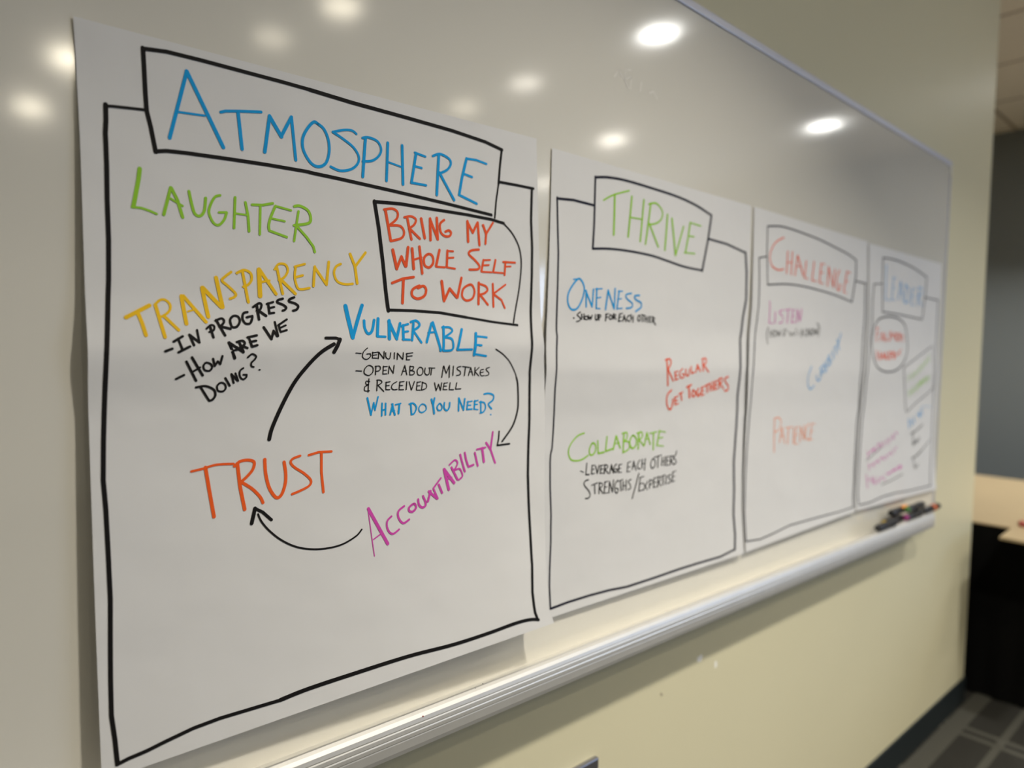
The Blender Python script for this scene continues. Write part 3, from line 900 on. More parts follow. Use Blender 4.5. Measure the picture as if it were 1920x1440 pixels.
  [3.5,1,5195,4403,5404,4376,5488,4469,5337,4636],
  [3.62,0,5337,4636,5651,4924],
  [3.94,0,5715,4704,5770,4908],
  [2.32,0,5703,4711,5875,4678],
  [2.32,0,5736,4806,5876,4780],
  [2.35,0,5770,4908,5931,4876],
  [3.01,1,6106,4621,5975,4706,6012,4826,6162,4861,6240,4776,6112,4758],
  [3.5,1,6284,4639,6336,4777,6464,4795,6491,4640],
  [3.39,0,6577,4571,6627,4744,6771,4717],
  [3.79,0,6940,4519,6868,4711],
  [3.81,0,6940,4519,7110,4695],
  [2.32,0,6883,4634,7058,4614],
  [4.41,0,7248,4431,7277,4678],
  [3.38,1,7186,4378,7404,4353,7444,4448,7288,4537],
  [3.44,0,7327,4537,7602,4715],
  [3.6,1,5583,5160,5383,5274,5348,5442,5442,5615,5583,5647,5662,5519,5674,5400],
  [3.97,0,5777,5352,5805,5541],
  [2.38,0,5763,5358,5953,5322],
  [2.33,0,5785,5448,5940,5425],
  [2.35,0,5805,5541,5990,5512],
  [2.68,0,5985,5271,6199,5224],
  [3.96,0,6093,5256,6144,5430],
  [3.49,0,6395,5106,6665,5041],
  [5.23,0,6518,5073,6582,5372],
  [3.93,1,6776,5183,6709,5287,6806,5360,6913,5274,6776,5183],
  [4.16,1,7078,5153,6986,5240,7049,5348,7147,5315,7142,5261],
  [4.79,0,7261,5121,7265,5335],
  [2.41,0,7231,5131,7416,5106],
  [2.38,0,7255,5228,7394,5213],
  [2.41,0,7265,5335,7435,5314],
  [3.06,0,7438,5088,7694,5031],
  [4.84,0,7570,5065,7587,5253],
  [4.48,0,7749,5021,7767,5220],
  [4.52,0,7906,4987,7927,5205],
  [2.46,0,7759,5130,7918,5107],
  [4.58,0,8042,4971,8047,5189],
  [2.45,0,8027,4978,8204,4955],
  [2.43,0,8037,5080,8183,5064],
  [2.41,0,8047,5189,8226,5174],
  [4.61,0,8283,4919,8305,5139],
  [3.13,1,8250,4919,8445,4884,8480,4976,8319,5029],
  [3.39,0,8344,5030,8583,5181],
  [3.67,1,8846,4851,8640,4905,8692,4998,8873,5112,8840,5223,8647,5238],
 ]),
 (1,'word','ink_green','green handwritten word COLLABORATE',[
  [2.73,1,1564,6047,1295,6098,1036,6260,948,6430,1051,6598,1267,6644,1511,6632,1756,6559],
  [3.12,1,1910,6298,1805,6427,1839,6550,1980,6545,2075,6429,2024,6320,1910,6298],
  [3.16,0,2145,6251,2178,6543,2426,6535],
  [3.26,0,2545,6182,2495,6518,2817,6477],
  [3.7,0,2948,6189,2836,6494],
  [3.39,0,2960,6189,3148,6483],
  [2.09,0,2870,6371,3110,6355],
  [3.81,0,3297,6144,3290,6587],
  [2.92,1,3217,6140,3432,6136,3441,6263,3310,6335],
  [2.83,1,3310,6335,3541,6364,3552,6524,3278,6602],
  [3.42,1,3718,6215,3584,6351,3677,6516,3864,6480,3897,6321,3718,6215],
  [3.99,0,4001,6165,3997,6553],
  [2.92,1,3906,6176,4129,6156,4170,6272,4001,6343],
  [2.81,0,4046,6346,4272,6505],
  [3.73,0,4392,6186,4296,6474],
  [3.4,0,4392,6186,4580,6475],
  [1.94,0,4338,6346,4522,6340],
  [2.41,0,4525,6209,4892,6188],
  [3.82,0,4725,6203,4744,6617],
  [3.88,0,5026,6168,4920,6529],
  [2.15,0,4993,6173,5341,6218],
  [2.19,0,4973,6349,5213,6345],
  [2.15,0,4920,6529,5267,6567],
 ]),
 (1,'note','ink_black',"black note LEVERAGE EACH OTHERS' STRENGTHS/EXPERTISE",[
  [1.74,0,1450,6887,1578,6927],
  [2.39,0,1708,6736,1674,6989,1818,6996],
  [2.63,0,1934,6799,1914,6995],
  [1.6,0,1923,6804,2047,6802],
  [1.61,0,1916,6895,2023,6891],
  [1.61,0,1914,6995,2044,6990],
  [2.45,0,2077,6825,2158,7000],
  [2.67,0,2158,7000,2231,6822],
  [2.7,0,2306,6828,2284,7010],
  [1.62,0,2295,6833,2422,6831],
  [1.63,0,2293,6919,2397,6915],
  [1.6,0,2284,7010,2412,7015],
  [2.73,0,2480,6826,2458,7025],
  [1.9,1,2462,6824,2598,6850,2583,6911,2473,6927],
  [2.1,0,2490,6928,2635,7039],
  [2.77,0,2775,6848,2694,7044],
  [2.58,0,2775,6848,2860,7043],
  [1.62,0,2721,6959,2840,6963],
  [2.42,1,2997,6850,2897,6905,2901,7015,2992,7038,3039,6979,2960,6966],
  [2.85,0,3119,6875,3090,7052],
  [1.72,0,3107,6880,3241,6868],
  [1.66,0,3099,6968,3203,6966],
  [1.64,0,3090,7052,3236,7058],
  [2.6,0,3525,6858,3496,7073],
  [1.8,0,3513,6860,3662,6836],
  [1.71,0,3505,6968,3636,6962],
  [1.67,0,3496,7073,3640,7075],
  [2.64,0,3801,6840,3733,7034],
  [2.42,0,3801,6840,3912,7065],
  [1.48,0,3762,6966,3883,6965],
  [2.33,1,4095,6835,3996,6909,4000,7023,4117,7048],
  [2.7,0,4205,6827,4195,7038],
  [2.73,0,4355,6821,4327,7098],
  [1.52,0,4191,6940,4347,6935],
  [2.46,1,4735,6849,4627,6973,4698,7084,4831,7038,4853,6924,4735,6849],
  [1.82,0,4801,6820,5174,6786],
  [2.84,0,5003,6801,4982,7083],
  [2.89,0,5212,6849,5187,7049],
  [2.91,0,5351,6842,5326,7060],
  [1.54,0,5196,6949,5349,6950],
  [2.93,0,5456,6849,5431,7068],
  [1.59,0,5442,6855,5583,6848],
  [1.58,0,5433,6959,5560,6955],
  [1.56,0,5431,7068,5579,7069],
  [2.96,0,5654,6853,5635,7066],
  [2.0,1,5632,6851,5775,6854,5779,6940,5645,6965],
  [2.22,0,5674,6967,5821,7080],
  [2.38,1,5939,6831,5826,6875,5924,6968,5949,7045,5821,7070],
  [2.9,0,5971,6748,5937,6797],
  [2.4,1,1788,7114,1638,7137,1624,7226,1811,7365,1869,7477,1787,7529,1675,7527],
  [1.93,0,1920,7254,2175,7216],
  [2.61,0,2050,7235,2067,7451],
  [2.69,0,2261,7224,2239,7468],
  [1.92,1,2232,7227,2377,7249,2362,7325,2247,7345],
  [2.16,0,2270,7347,2413,7485],
  [2.73,0,2493,7229,2471,7484],
  [1.7,0,2482,7234,2628,7219],
  [1.65,0,2473,7351,2596,7347],
  [1.62,0,2471,7484,2618,7489],
  [2.46,0,2699,7232,2683,7496],
  [2.22,0,2699,7238,2837,7495],
  [2.5,0,2877,7216,2837,7495],
  [2.25,1,3071,7233,2952,7317,2945,7474,3037,7540,3096,7457,3003,7417],
  [1.77,0,3090,7267,3303,7238],
  [2.49,0,3193,7260,3219,7500],
  [2.55,0,3317,7287,3311,7493],
  [2.58,0,3458,7268,3447,7506],
  [1.48,0,3314,7398,3456,7395],
  [2.09,1,3690,7272,3553,7308,3650,7397,3672,7479,3547,7506],
  [2.66,0,4056,7157,3756,7739],
  [2.71,0,4124,7261,4071,7598],
  [1.78,0,4105,7266,4306,7250],
  [1.78,0,4091,7421,4260,7410],
  [1.83,0,4071,7598,4278,7576],
  [2.14,0,4293,7423,4477,7595],
  [2.6,0,4489,7391,4299,7588],
  [2.78,0,4602,7368,4582,7565],
  [1.91,1,4575,7372,4736,7380,4712,7471,4592,7483],
  [2.82,0,4822,7337,4797,7568],
  [1.59,0,4809,7343,4958,7332],
  [1.57,0,4799,7452,4928,7447],
  [1.56,0,4797,7568,4946,7565],
  [2.86,0,5025,7321,5001,7571],
  [1.95,1,5005,7323,5143,7341,5132,7421,5010,7444],
  [2.19,0,5037,7446,5179,7570],
  [1.92,0,5163,7333,5391,7302],
  [2.89,0,5280,7319,5275,7545],
  [2.94,0,5442,7340,5415,7541],
  [2.26,1,5674,7318,5534,7354,5636,7431,5661,7512,5520,7533],
  [3.0,0,5793,7267,5753,7510],
  [1.72,0,5779,7272,5958,7246],
  [1.68,0,5763,7394,5906,7379],
  [1.64,0,5753,7510,5911,7500],
 ]),
 (2,'border','ink_navy','dark navy frame line',[
  [2.57,0,935,1343,489,1406,403,1450],
  [3.61,0,414,1418,471,2170,456,2914,431,3227,386,3849,348,4467,277,5191,211,5856,179,6502,143,7087,115,7796,78,8872,73,9672],
  [3.22,0,81,9673,1112,9758,2171,9724,3523,9650,5187,9692,7087,9749,8349,9792,9748,9805],
  [3.69,0,8748,1527,9820,1544],
  [5.67,0,9717,1534,9726,2492,9685,3679,9738,5041,9922,6152,9785,6638,9845,7819,9919,8727,9777,9808],
 ]),
 (2,'heading_box','ink_navy','dark navy box round the heading',[
  [3.48,1,986,450,1853,354,2697,336,3860,365,5166,416,6719,538,7957,652,8734,788],
  [3.43,0,974,452,956,1158,1066,2165],
  [3.33,1,1065,2158,2457,2049,3801,2026,5238,2070,6779,2147,8351,2294],
  [5.5,0,8734,788,8721,1321,8543,1779,8350,2264],
 ]),
 (2,'word','ink_red','red heading word CHALLENGE',[
  [2.91,1,2219,651,1622,849,1261,1130,1182,1382,1349,1590],
  [3.25,1,1349,1590,1791,1667,2235,1607],
  [4.21,0,2529,1050,2469,1716],
  [4.29,0,2893,1029,2832,1728],
  [2.07,0,2481,1397,2873,1344],
  [4.26,0,3301,1109,3133,1732],
  [4.55,0,3335,1106,3814,1682],
  [1.84,0,3182,1443,3590,1423],
  [4.48,0,4032,1215,3923,1753],
  [2.19,0,3923,1753,4241,1763],
  [4.6,0,4711,1185,4564,1788],
  [2.21,0,4564,1788,4964,1793],
  [4.79,0,5339,1187,5224,1811],
  [2.09,0,5302,1190,5679,1181],
  [1.94,0,5241,1481,5578,1470],
  [2.1,0,5225,1825,5599,1827],
  [4.99,0,6026,1241,5944,1874],
  [4.64,0,6026,1241,6489,1881],
  [5.07,0,6614,1278,6489,1881],
  [4.21,1,7055,1272,6826,1517,6803,1832,7010,1962,7203,1777],
  [1.73,0,6920,1767,7226,1762],
  [5.13,0,7796,1258,7498,1961],
  [2.27,0,7796,1267,8177,1279],
  [2.08,0,7646,1603,7938,1606],
  [2.37,0,7458,1978,7791,2016],
 ]),
 (2,'word','ink_magenta','magenta handwritten word LISTEN',[
  [2.99,0,1260,2639,1316,3285],
  [1.51,0,1316,3285,1625,3287],
  [3.31,0,1703,2943,1746,3270],
  [2.35,1,2254,2855,1984,2931,2303,3072,2274,3227,2027,3261],
  [1.7,0,2382,2850,2897,2800],
  [3.44,0,2670,2824,2664,3239],
  [3.5,0,3033,2820,3020,3214],
  [1.45,0,2967,2823,3264,2797],
  [1.46,0,2996,3018,3204,2997],
  [1.59,0,3020,3214,3316,3190],
  [3.6,0,3399,2791,3416,3187],
  [3.34,0,3399,2791,3677,3138],
  [3.57,0,3740,2762,3677,3138],
 ]),
 (2,'note','ink_black','small black bracketed note under LISTEN',[
  [2.38,1,1283,3410,1207,3636,1324,3907],
  [2.25,0,1424,3494,1460,3705],
  [2.27,0,1608,3488,1626,3697],
  [1.01,0,1445,3601,1628,3588],
  [1.88,1,1752,3497,1715,3624,1847,3672,1900,3544,1752,3497],
  [2.22,0,1964,3491,2046,3654,2101,3538,2184,3644,2214,3472],
  [2.37,0,2453,3452,2460,3653],
  [2.04,0,2675,3433,2523,3643],
  [1.05,0,2453,3452,2675,3433],
  [2.04,0,2852,3493,3044,3632,3156,3524,3308,3618,3424,3372],
  [2.23,0,3613,3459,3620,3592],
  [2.82,0,3891,3385,3890,3652],
  [1.81,0,4216,3375,3934,3517],
  [1.59,0,3934,3517,4301,3616],
  [2.9,0,4355,3371,4369,3601],
  [2.39,0,4355,3371,4613,3582],
  [2.94,0,4598,3351,4613,3582],
  [2.39,1,4782,3373,4717,3498,4845,3563,4919,3437,4782,3373],
  [2.84,0,4958,3354,5070,3530,5115,3404,5212,3513,5242,3318],
  [2.67,1,5131,3155,5388,3313,5338,3593],
 ]),
 (2,'word','ink_blue','blue steeply slanted word',[
  [2.96,1,4877,4589,4653,4913,4694,5186,4932,5342,5238,5224],
  [3.36,1,5379,4894,5499,5062,5750,5010,5692,4814],
  [3.49,0,5657,4647,5860,4872],
  [2.7,1,5623,4675,5910,4564,5967,4704,5790,4759],
  [1.99,0,5828,4760,6217,4791],
  [3.73,0,5976,4480,6241,4734],
  [3.09,1,6268,4367,6167,4480,6374,4594,6472,4452,6268,4367],
  [2.88,1,6517,4195,6296,4282,6621,4395,6561,4537],
  [3.77,0,6693,4051,6849,4337],
  [2.29,0,6799,3963,7179,3842],
  [3.74,0,6953,3933,7103,4163],
  [3.44,0,7071,3670,7215,3813],
  [3.56,0,7413,3443,7215,3813],
  [3.87,0,7215,3813,7324,4015],
 ]),
 (2,'word','ink_coral','pale orange handwritten word PATIENCE',[
  [3.11,0,2113,6208,2208,7207],
  [2.45,1,2076,6181,2434,6159,2658,6311,2493,6534,2172,6592],
  [3.44,0,2751,6471,2607,6927],
  [3.23,0,2751,6471,3019,6981],
  [1.46,0,2654,6749,2958,6755],
  [1.76,0,3028,6512,3648,6506],
  [3.59,0,3302,6514,3263,7023],
  [3.37,0,3725,6550,3752,7030],
  [3.41,0,3934,6535,3862,7064],
  [1.51,0,3898,6533,4183,6535],
  [1.49,0,3896,6773,4146,6782],
  [1.49,0,3898,7066,4185,7086],
  [3.77,0,4328,6543,4320,7014],
  [3.24,0,4328,6543,4680,6983],
  [3.81,0,4651,6519,4680,6983],
  [2.92,1,5051,6485,4846,6584,4809,6855,4978,7002,5164,7000],
  [3.62,0,5275,6483,5204,7017],
  [1.53,0,5276,6492,5606,6514],
  [1.53,0,5240,6743,5468,6756],
  [1.56,0,5166,7014,5453,7019],
 ]),
 (3,'border','ink_navy','dark navy frame line',[
  [2.83,0,1668,1383,602,1461],
  [5.45,0,602,1461,464,2118,432,3225,349,3934,275,4937,378,5881,244,6638,247,7635,277,8375,261,9712],
  [3.48,0,268,9797,1399,9813,2929,9707,4533,9695,6224,9751,8049,9763,9210,9761],
  [3.29,0,7370,1597,9615,1606],
  [5.21,0,9615,1606,9608,3409,9475,5755,9553,7871,9189,9710],
 ]),
 (3,'heading_box','ink_navy','dark navy box round the heading',[
  [3.85,1,1718,389,2884,359,4197,386,5872,502,7672,736],
  [5.45,0,1678,393,1622,1295,1690,2465],
  [3.57,1,1690,2465,3027,2459,4853,2489,7111,2538],
  [5.86,0,7672,736,7554,1474,7213,2534],
 ]),
 (3,'word','ink_blue','blue heading word LEADER',[
  [4.0,0,2097,626,2039,1960],
  [1.59,0,2039,1960,2681,1965],
  [4.09,0,3004,1049,2851,1917],
  [1.49,0,2961,1065,3396,1061],
  [1.47,0,2900,1471,3292,1461],
  [1.51,0,2851,1917,3335,1931],
  [4.39,0,3976,1142,3686,1874],
  [4.43,0,3976,1142,4369,1905],
  [1.52,0,3793,1603,4245,1604],
  [4.4,0,4661,1204,4606,1960],
  [3.26,1,4616,1221,5200,1469,5151,1824,4609,1987],
  [4.48,0,5653,1306,5505,1997],
  [1.57,0,5607,1322,6087,1321],
  [1.55,0,5554,1639,5937,1632],
  [1.57,0,5505,1997,6037,1999],
  [4.64,0,6517,1226,6378,1983],
  [2.73,1,6469,1229,7016,1252,6948,1480,6415,1565],
  [3.49,0,6466,1576,7076,1977],
 ]),
 (3,'circle','ink_navy','dark ring round red words',[
  [4.43,1,2254,2621,1243,2764,728,3089,577,3474,668,3928,974,4329,1587,4655,2772,4779,3952,4668,4829,4338,5271,3841,5090,3298,4712,2873,3944,2659,3039,2602,2254,2621],
 ]),
 (3,'words','ink_red','upper red words inside the ring',[
  [4.76,0,1055,3078,1138,3612],
  [1.97,0,1068,3128,1393,3092],
  [1.97,0,1159,3330,1484,3295],
  [4.69,0,1589,3575,1813,3259],
  [4.75,0,1813,3259,2142,3588],
  [2.17,0,1657,3496,2206,3482],
  [4.9,0,2200,3274,2307,3557],
  [1.97,0,2307,3557,2778,3533],
  [7.56,0,2819,3519,2835,3202],
  [3.99,0,2835,3202,3190,3403],
  [4.54,0,3190,3403,3458,3210],
  [6.26,0,3458,3210,3612,3499],
  [4.18,1,3867,3224,3628,3365,3932,3517,4085,3379,3867,3224],
  [5.77,0,4094,3218,4250,3510],
  [2.1,0,4170,3350,4531,3313],
  [4.37,0,4470,3247,4669,3526],
 ]),
 (3,'words','ink_red','lower red words inside the ring',[
  [4.73,0,1203,3969,1337,4325],
  [2.39,0,1230,4147,1680,4141],
  [6.04,0,1621,4013,1701,4295],
  [5.9,0,1822,4268,2003,4058],
  [5.75,0,2003,4058,2280,4262],
  [2.43,0,1896,4202,2440,4187],
  [8.5,0,2380,4039,2490,4259],
  [2.98,0,2490,4259,2787,4242],
  [8.72,0,2803,3993,2916,4254],
  [2.96,0,2849,4018,3283,4011],
  [2.74,0,2904,4136,3337,4116],
  [8.24,0,3325,3984,3435,4234],
  [3.56,0,3369,3983,3733,4110],
  [3.89,0,3733,4110,3479,4233],
  [2.74,0,3775,4083,4436,3857],
  [3.61,0,4035,3972,4270,4102],
 ]),
 (3,'text_box','ink_gray','grey slanted box round green writing',[
  [3.27,0,8986,3627,6821,4121,4840,4582],
  [5.28,0,4768,4583,5070,5208,5321,5759,5569,6395],
  [3.31,0,5711,6426,6941,6062,8342,5741,9182,5488],
  [3.6,0,9118,3653,9224,4350,9226,4932,9296,5518],
 ]),
 (3,'words','ink_green','upper green slanted words in the grey box',[
  [3.13,0,5543,4880,5598,5155],
  [1.38,0,5596,5017,6031,4934],
  [3.03,0,5968,4768,6127,5073],
  [1.59,0,6078,4934,6460,4822],
  [3.13,0,6431,4683,6562,4962],
  [1.97,0,6556,4822,6914,4653],
  [3.22,0,6916,4512,7039,4821],
  [1.77,0,7012,4652,7410,4509],
  [3.38,0,7414,4367,7456,4678],
  [1.7,0,7460,4508,7919,4362],
  [3.39,0,7925,4191,8015,4504],
  [1.8,0,8022,4333,8443,4185],
  [3.45,0,8451,4012,8539,4327],
 ]),
 (3,'words','ink_green','lower green slanted words in the grey box',[
  [3.8,0,5769,5515,5952,5795],
  [2.13,0,5908,5655,6291,5548],
  [3.85,0,6243,5408,6431,5689],
  [2.15,0,6385,5549,6774,5440],
  [4.32,0,6717,5271,6957,5554],
  [3.25,0,6899,5385,7199,5273],
  [6.15,0,7170,5188,7375,5359],
  [5.77,0,7346,5132,7592,5275],
  [4.11,0,7563,5190,7871,5076],
  [6.45,0,7852,5019,8020,5220],
  [2.54,0,7972,5076,8295,4990],
  [4.01,0,8276,4933,8456,5164],
  [1.96,0,8407,5019,8685,4933],
 ]),
 (3,'words','ink_blue','blue words under the grey box',[
  [5.11,0,5996,6710,6165,7103],
  [5.2,0,6331,6775,6562,7006],
  [4.74,0,6678,6646,6823,6902],
  [3.16,0,7131,6545,7528,6613],
  [7.43,0,7500,6470,7637,6672],
  [4.3,0,7752,6277,7914,6594],
  [1.25,0,7943,6252,9150,6248],
 ]),
 (3,'note','ink_black','black slanted note by the edge under the blue words',[
  [2.97,0,6389,7390,6702,7290],
  [3.84,0,6660,7331,6934,7271],
  [3.72,0,6890,7298,7261,7227],
  [2.88,0,7261,7227,7489,7150],
  [3.15,0,7450,7205,7765,7075],
  [2.97,0,7727,7130,8093,7000],
  [4.94,0,6712,7375,6857,7860],
  [2.48,0,6616,7764,6933,7694],
  [3.69,0,6857,7860,7166,7676],
  [3.48,0,7083,7786,7443,7603],
  [3.85,0,7365,7770,7680,7571],
 ]),
 (3,'note','ink_black','lower black slanted note by the edge',[
  [3.93,0,6682,8399,6954,8358],
  [3.77,0,6909,8370,7324,8322],
  [3.95,0,7233,8360,7644,8212],
  [3.34,0,7557,8292,7971,8114],
  [3.18,0,7882,8196,8352,8018],
  [2.75,0,8258,8071,8736,7892],
  [2.75,0,8641,7945,9275,7712],
  [4.07,0,6913,8412,7033,8805],
  [2.31,0,6942,8771,7360,8754],
  [2.86,0,7121,8868,7551,8694],
 ]),
 (3,'words','ink_magenta','first line of magenta slanted words',[
  [3.27,0,1094,7806,1217,8066],
  [2.45,0,1118,7934,1481,7852],
  [4.02,0,1476,7826,1731,7750],
  [4.97,0,1790,7869,1915,7696],
  [2.74,0,1915,7696,2177,7864],
  [4.93,0,2243,7557,2472,7750],
  [3.59,0,2518,7544,2785,7714],
  [2.71,0,2833,7506,2988,7724],
  [1.56,0,3008,7593,3324,7529],
  [2.82,0,3266,7421,3427,7666],
  [2.79,0,3549,7380,3706,7600],
  [1.87,0,3732,7495,4012,7400],
  [4.94,0,3996,7292,4233,7463],
  [3.75,0,4365,7200,4593,7290],
 ]),
 (3,'words','ink_magenta','second line of magenta slanted words',[
  [3.62,0,1296,8300,1438,8540],
  [2.13,0,1428,8410,1720,8353],
  [4.03,0,1783,8280,1961,8446],
  [2.77,0,1981,8318,2280,8259],
  [3.68,0,2272,8206,2525,8326],
  [3.63,0,2584,8199,2927,8114],
  [3.37,0,2935,8167,3190,8261],
  [3.78,0,3244,8080,3505,8201],
  [3.33,0,3568,8072,3848,8007],
  [2.9,0,3844,7980,4072,8126],
  [2.92,0,4123,7888,4353,8034],
  [2.86,0,4378,7901,4621,7805],
 ]),
 (3,'words','ink_magenta','third line of magenta slanted words',[
  [3.88,0,1117,8696,1268,9221],
  [1.92,0,1173,8931,1612,8887],
  [4.45,0,1682,8815,1774,9081],
  [1.93,0,1767,8977,2070,9000],
  [4.69,0,2024,8866,2077,9131],
  [2.04,0,2152,9111,2531,9061],
  [3.61,0,2446,8897,2570,9091],
  [2.95,0,2683,9020,2990,8884],
  [2.23,0,2992,8938,3353,9098],
  [3.17,0,3385,8806,3708,8883],
  [4.26,0,3707,8829,4033,8784],
  [5.05,0,4115,8776,4363,8712],
  [4.81,0,4364,8766,4699,8693],
  [4.0,0,4784,8658,5212,8603],
  [4.78,0,4953,8751,5298,8664],
 ]),
 (3,'underline','ink_black','dark underline strokes beneath magenta words',[
  [2.25,0,1009,8155,1730,7968,2785,7714],
  [2.33,0,2846,9218,3956,9144,5465,8981],
 ]),
]

INK = dict(ink_black=(0.010, 0.009, 0.009), ink_navy=(0.014, 0.014, 0.028), ink_blue=(0.008, 0.33, 0.74), ink_green=(0.30, 0.60, 0.045),
           ink_yellow=(0.90, 0.55, 0.02), ink_orange=(0.88, 0.12, 0.02), ink_red=(0.82, 0.10, 0.03), ink_magenta=(0.62, 0.07, 0.42),
           ink_coral=(0.90, 0.30, 0.14), ink_gray=(0.10, 0.10, 0.11))
INKM = {k: mat(k, c, 0.65, 0.12, noise=(60, 0.10)) for k, c in INK.items()}

def catmull(P, n=6):
    closed = len(P) > 3 and abs(P[0][0] - P[-1][0]) + abs(P[0][1] - P[-1][1]) < 1e-6
    out = []
    for i in range(len(P) - 1):
        p1, p2 = P[i], P[i + 1]
        p0 = P[i - 1] if i else (P[-2] if closed else p1)
        p3 = P[i + 2] if i + 2 < len(P) else (P[1] if closed else p2)
        for k in range(n):
            t = k / n
            out.append(tuple(0.5 * (2 * p1[c] + (p2[c] - p0[c]) * t + (2 * p0[c] - 5 * p1[c] + 4 * p2[c] - p3[c]) * t * t
                                    + (3 * p1[c] - p0[c] - 3 * p2[c] + p3[c]) * t ** 3) for c in (0, 1)))
    out.append(P[-1])
    return out

def ribbon(bm, S, P, w, off):
    # P in sheet coordinates (u, v); drawn as a thin round-ended band of ink lying on the curved paper
    Wd, Hd = S['R'][0][1] - S['L'][0][1], S['zl'][0] - S['zl'][1]
    Q = [P[0]]
    for p in P[1:]:
        if math.hypot((p[0] - Q[-1][0]) * Wd, (p[1] - Q[-1][1]) * Hd) > w * 0.12:
            Q.append(p)
    # subdivide long straight runs so that the ink follows the paper
    R_ = [Q[0]]
    for a, b in zip(Q, Q[1:]):
        n = max(1, int(math.hypot((b[0] - a[0]) * Wd, (b[1] - a[1]) * Hd) / 0.010))
        for k in range(1, n + 1):
            R_.append((a[0] + (b[0] - a[0]) * k / n, a[1] + (b[1] - a[1]) * k / n))
    C = [(u * Wd, -v * Hd) for u, v in R_]
    def vert(x, z):
        p = surf(S, x / Wd, -z / Hd)
        return bm.verts.new((p[0], p[1] - off, p[2] + EYE))
    if len(C) == 1:
        C.append((C[0][0] + w * 0.3, C[0][1]))
    L, Rr = [], []
    n = len(C)
    for i in range(n):
        a, b = C[max(i - 1, 0)], C[min(i + 1, n - 1)]
        dx, dz = b[0] - a[0], b[1] - a[1]
        l = math.hypot(dx, dz) or 1
        nx, nz = -dz / l * w / 2, dx / l * w / 2
        L.append((C[i][0] + nx, C[i][1] + nz))
        Rr.append((C[i][0] - nx, C[i][1] - nz))
    cap = lambda c, a0, s: [(c[0] + math.cos(a0 + s * math.pi * k / 5) * w / 2, c[1] + math.sin(a0 + s * math.pi * k / 5) * w / 2) for k in range(1, 5)]
    lv = [vert(*p) for p in L]
    rv = [vert(*p) for p in Rr]
    for i in range(n - 1):
        bm.faces.new((rv[i], rv[i + 1], lv[i + 1], lv[i]))
    ae = math.atan2(L[-1][1] - C[-1][1], L[-1][0] - C[-1][0])
    bm.faces.new([rv[-1]] + [vert(*p) for p in cap(C[-1], ae, -1)][::-1] + [lv[-1]])
    a0 = math.atan2(L[0][1] - C[0][1], L[0][0] - C[0][0])
    bm.faces.new([lv[0]] + [vert(*p) for p in cap(C[0], a0, 1)] + [rv[0]])

def split_sharp(P, S):
    Wd, Hd = 0.64, 0.77
    out, cur = [], [P[0]]
    for i in range(1, len(P)):
        cur.append(P[i])
        if i + 1 < len(P):
            a = ((P[i][0] - P[i - 1][0]) * Wd, (P[i][1] - P[i - 1][1]) * Hd)
            b = ((P[i + 1][0] - P[i][0]) * Wd, (P[i + 1][1] - P[i][1]) * Hd)
            la, lb = math.hypot(*a), math.hypot(*b)
            if la > 0 and lb > 0 and (a[0] * b[0] + a[1] * b[1]) / la / lb < 0.72:
                out.append(cur)
                cur = [P[i]]
    out.append(cur)
    return out

SHEET_LABELS = [
    'nearest flip chart sheet, headed ATMOSPHERE in blue, stuck at the left of the whiteboard',
    'flip chart sheet headed THRIVE in green, second from the left on the whiteboard',
    'flip chart sheet headed CHALLENGE in red, between the THRIVE and LEADER sheets',
    'farthest flip chart sheet, headed LEADER in blue, at the right end of the whiteboard']
roots = []
for i, S in enumerate(SHEETS):
    p = surf(S, 0.5, 1.0)
    root = thing('flip_chart_sheet', SHEET_LABELS[i], 'flip chart sheet', (p[0], p[1], p[2] + EYE), 'flip chart sheets on the whiteboard')
    roots.append(root)
    bm = bmesh.new()
    NU, NV = 48, 96
    g = [[bm.verts.new((lambda q: (q[0], q[1], q[2] + EYE))(surf(S, a / NU, b / NV))) for a in range(NU + 1)] for b in range(NV + 1)]
    for b in range(NV):
        for a in range(NU):
            bm.faces.new((g[b][a], g[b + 1][a], g[b + 1][a + 1], g[b][a + 1]))
    obj('paper', bm, m_paper, root, smooth=True)
for si, name, ink, label, strokes in WRITING:
    S = SHEETS[si]
    bm = bmesh.new()
    k = 0
    for s in strokes:
        P = [(s[j] / 10000, s[j + 1] / 10000) for j in range(2, len(s), 2)]
        runs = [catmull(P)] if s[1] else split_sharp(P, S)
        for run in runs:
            ribbon(bm, S, run, s[0] / 1000, 0.0005 + (k % 24) * 8e-6)
            k += 1
    o = obj(name, bm, INKM[ink], roots[si])
    o['label'] = label

# ---------------------------------------------------------------- markers on the tray
def marker(x, y, z, colour, label, nm, orange_cap, slope=0.0, yaw=0.0):
    # barrel lies along the tray, coloured plug at its left end, cap at its right end
    d = Vector((1, yaw, slope)).normalized()
    o = Vector((x, y, EYE + z))
    t = thing('marker', label, 'marker', o, 'markers on the tray')
    cm = mat('plug_' + nm, colour, 0.4)
    obj('barrel', lathe(bmesh.new(), [(0.008, 0.0092), (0.010, 0.0100), (0.084, 0.0100), (0.088, 0.0094)], o, d), m_blackpl, t, smooth=True)
    obj('end_plug', lathe(bmesh.new(), [(0, 0.0072), (0.002, 0.0084), (0.009, 0.0090)], o, d), m_blackpl if orange_cap or nm == 'rust' else cm, t, smooth=True)
    obj('cap', lathe(bmesh.new(), [(0.087, 0.0102), (0.089, 0.0106), (0.126, 0.0106), (0.132, 0.0092), (0.142, 0.0076)], o, d), cm if orange_cap else m_blackpl, t, smooth=True)
    if nm == 'rust':
        obj('colour_band', lathe(bmesh.new(), [(0.074, 0.0102), (0.075, 0.0107), (0.095, 0.0109), (0.096, 0.0104)], o, d), cm, t, smooth=True)
    return t
